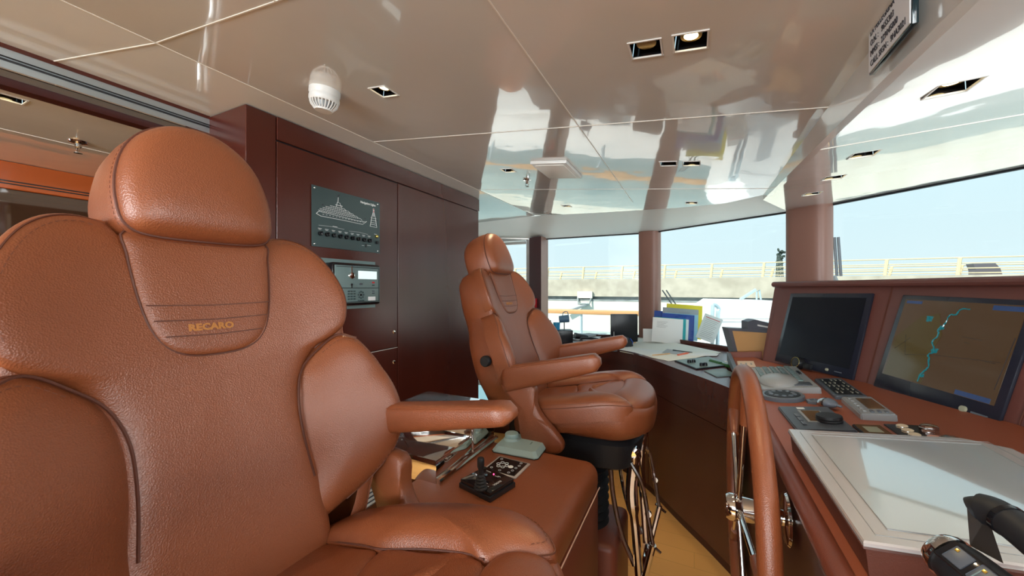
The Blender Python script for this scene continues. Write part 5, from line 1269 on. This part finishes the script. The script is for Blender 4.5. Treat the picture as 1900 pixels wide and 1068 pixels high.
for k in range(7):
    bm = BM(); tube(bm, [Vector((-5.2 + k * 1.05 + .35, 6.15, .8)) - so, Vector((-5.2 + k * 1.05 + .35, 6.15, 1.18)) - so], .022, 8); finish('stanchion', bm, M['palebl'], t)
# white wing structure
cq = Vector((0, 0, EYE)) + ray(1385, 600) * 4.6
t = thing('wing_structure', 'bright white moulded bulwark block outside, between the papers and the dashboard', 'superstructure', Matrix.Translation((cq.x, cq.y, 0)))
def at_t(px, py, tt): return Vector((0, 0, EYE)) + ray(px, py) * tt - Vector((cq.x, cq.y, 0))
bm = BM(); pts = [(1336, 700), (1336, 577), (1366, 557), (1470, 559), (1500, 700)]
F = [bm.verts.new(at_t(*p, 4.6)) for p in pts]; G_ = [bm.verts.new(at_t(*p, 4.6) + Vector((-.35, .75, 0))) for p in pts]
bm.faces.new(F); bm.faces.new(G_[::-1])
for k in range(5): bm.faces.new((F[k], F[(k + 1) % 5], G_[(k + 1) % 5], G_[k]))
finish('block', bm, M['hull'], t, smooth=False)
bm = BM(); tube(bm, [at_t(1334, 591, 4.58), at_t(1470, 591, 4.58)], .004, 5); finish('seam_line', bm, M['light_grey'], t)
bm = BM(); tube(bm, crv([at_t(1331, 660, 4.4), at_t(1332, 585, 4.4), at_t(1334, 573, 4.4), at_t(1325, 565, 4.4), at_t(1322, 575, 4.4), at_t(1322, 640, 4.4)], 6), .022, 8); finish('grab_rail', bm, M['palebl'], t)
bm = BM(); tube(bm, [at_t(1374, 555, 4.62), at_t(1402, 537, 4.62)], .018, 8); tube(bm, [at_t(1404, 556, 4.7), at_t(1404, 541, 4.7), at_t(1409, 538, 4.7), at_t(1412, 556, 4.7)], .010, 8); finish('stay', bm, M['palebl'], t)
# window wipers
def wiper(a, b, tt, label, sp=9, r=.007):
    p, q = Vector((0, 0, EYE)) + ray(*a) * tt, Vector((0, 0, EYE)) + ray(*b) * tt
    t = thing('window_wiper', label, 'wiper', p.copy()); s = Vector((.001 * sp * 4, 0, 0))
    bm = BM(); tube(bm, [Vector((0, 0, 0)), q - p], r, 6); finish('arm', bm, M['steel_grey'], t)
    bm = BM(); tube(bm, [s, q - p + s], r, 6); finish('arm', bm, M['steel_grey'], t)
    bm = BM(); tube(bm, [q - p - Vector((.02, 0, 0)), q - p + s + (q - p).normalized() * .12], r * 2, 6); finish('blade_clip', bm, M['light_grey'], t)
wiper((1229, 538), (1252, 572), 3.80, 'twin-arm grey window wiper slanting down behind the folders', 9)
wiper((1548, 440), (1553, 512), 2.42, 'dark wiper arm at the right edge of the broad pillar', 5, .008)
# quay
QY = 27.
def box_struct(nm, c, s, m):
    bm = BM(); bx(bm, c, s); return struct(finish(nm, bm, M[m], smooth=False))
box_struct('quay_wall', (0, QY + 1.0, 1.63), (90, 2.0, 1.28), 'concrete')
box_struct('quay_wall_ledge', (0, QY + 1.0, .83), (90, 1.5, .36), 'ledge')
box_struct('quay_wall_lower', (0, QY + .9, -1.1), (90, 2.1, 3.5), 'concrete_lo')
box_struct('quay_ledge_edge', (0, QY + .05, .72), (90, .35, .10), 'ledge')
box_struct('harbour_water', (0, 60, -1.6), (400, 180, .2), 'sea')
qo = Vector((0, QY + .3, 2.25)); t = thing('quay_railing', 'long cream tubular railing along the top of the concrete quay', 'railing', qo)
for z in (.90, .62, .36, .12):
    bm = BM(); tube(bm, [(-40, 0, z), (40, 0, z)], .035 if z > .8 else .028, 6); finish('rail', bm, M['rail'], t)
for k in range(-13, 12):
    x = 9.4 + 2.8 * k - 2.8 * 4
    bm = BM(); bx(bm, (x, -.02 , .45), (.14, .10, .94), .02, 1, Matrix.Rotation(.10, 4, 'Y')); finish('post', bm, M['rail'], t)
t = thing('rear_railing', 'lower second railing farther back on the quay, seen through the first', 'railing', Vector((0, QY + 2.6, 2.25)))
for z in (.62, .34): bm = BM(); tube(bm, [(-45, 0, z), (45, 0, z)], .035, 6); finish('rail', bm, M['rail'], t)
for k in range(-13, 14):
    bm = BM(); bx(bm, (9.6 + 2.9 * k - 5, 0, .32), (.13, .1, .64), .02, 1, Matrix.Rotation(.22, 4, 'Y')); finish('post', bm, M['rail'], t)
# bollard-like grey hatch on quay and dark harbour light
p = Vector((0, 0, EYE)) + ray(1858, 505) * 18.5
t = thing('mooring_cowl', 'curved brownish-grey cowl standing on the quay behind the railing at far right', 'cowl', Vector((p.x, p.y + 1.2, 2.25)))
bm = BM(); prism(bm, [(-.45, 0), (.5, 0), (.42, .35), (.25, .62), (-.55, .62), (-.45, .3)], lambda a, b: (a, -.3, b), lambda a, b: (a, .3, b)); finish('shell', bm, M['binder'], t, smooth=False)
p = Vector((0, 0, EYE)) + ray(1454, 505) * 22.3
t = thing('harbour_light', 'dark latticed light post with leafy top beside the broad pillar', 'post', Vector((p.x, 28.3, 2.25)))
bm = BM(); random.seed(3)
for k in range(5): tube(bm, [(-.18 + .09 * k, 0, 0), (-.12 + .06 * k, 0, 1.35)], .03, 5)
for k in range(4): tube(bm, [(-.2, 0, .3 * k + .1), (.2, 0, .3 * k + .3)], .025, 5)
finish('lattice', bm, M['tree'], t)
bm = BM()
for k in range(14): bx(bm, (random.uniform(-.2, .25), random.uniform(-.1, .1), 1.25 + random.uniform(0, .5)), (.16, .1, .14), .02, 1, random.random() * 3)
finish('top_cluster', bm, M['tree'], t)
p = Vector((0, 0, EYE)) + ray(1079, 556) * 26.5
t = thing('quay_fender_bracket', 'small grey bracket with slanting brace on the quay face, seen above the desk lamp', 'bracket', Vector((p.x, QY - .12, p.z)))
bm = BM(); bx(bm, (0, 0, .35), (1.1, .15, .5)); finish('plate', bm, M['concrete_lo'], t, smooth=False)
bm = BM(); tube(bm, [(-.5, -.1, .1), (-.4, -.3, -.3), (.4, -.3, -.3), (.5, -.1, .1)], .07, 6); finish('loop', bm, M['ledge'], t)
bm = BM(); tube(bm, [(.3, -.2, -.3), (-1.3, -.4, -.9)], .12, 6); finish('brace', bm, M['light_grey'], t)
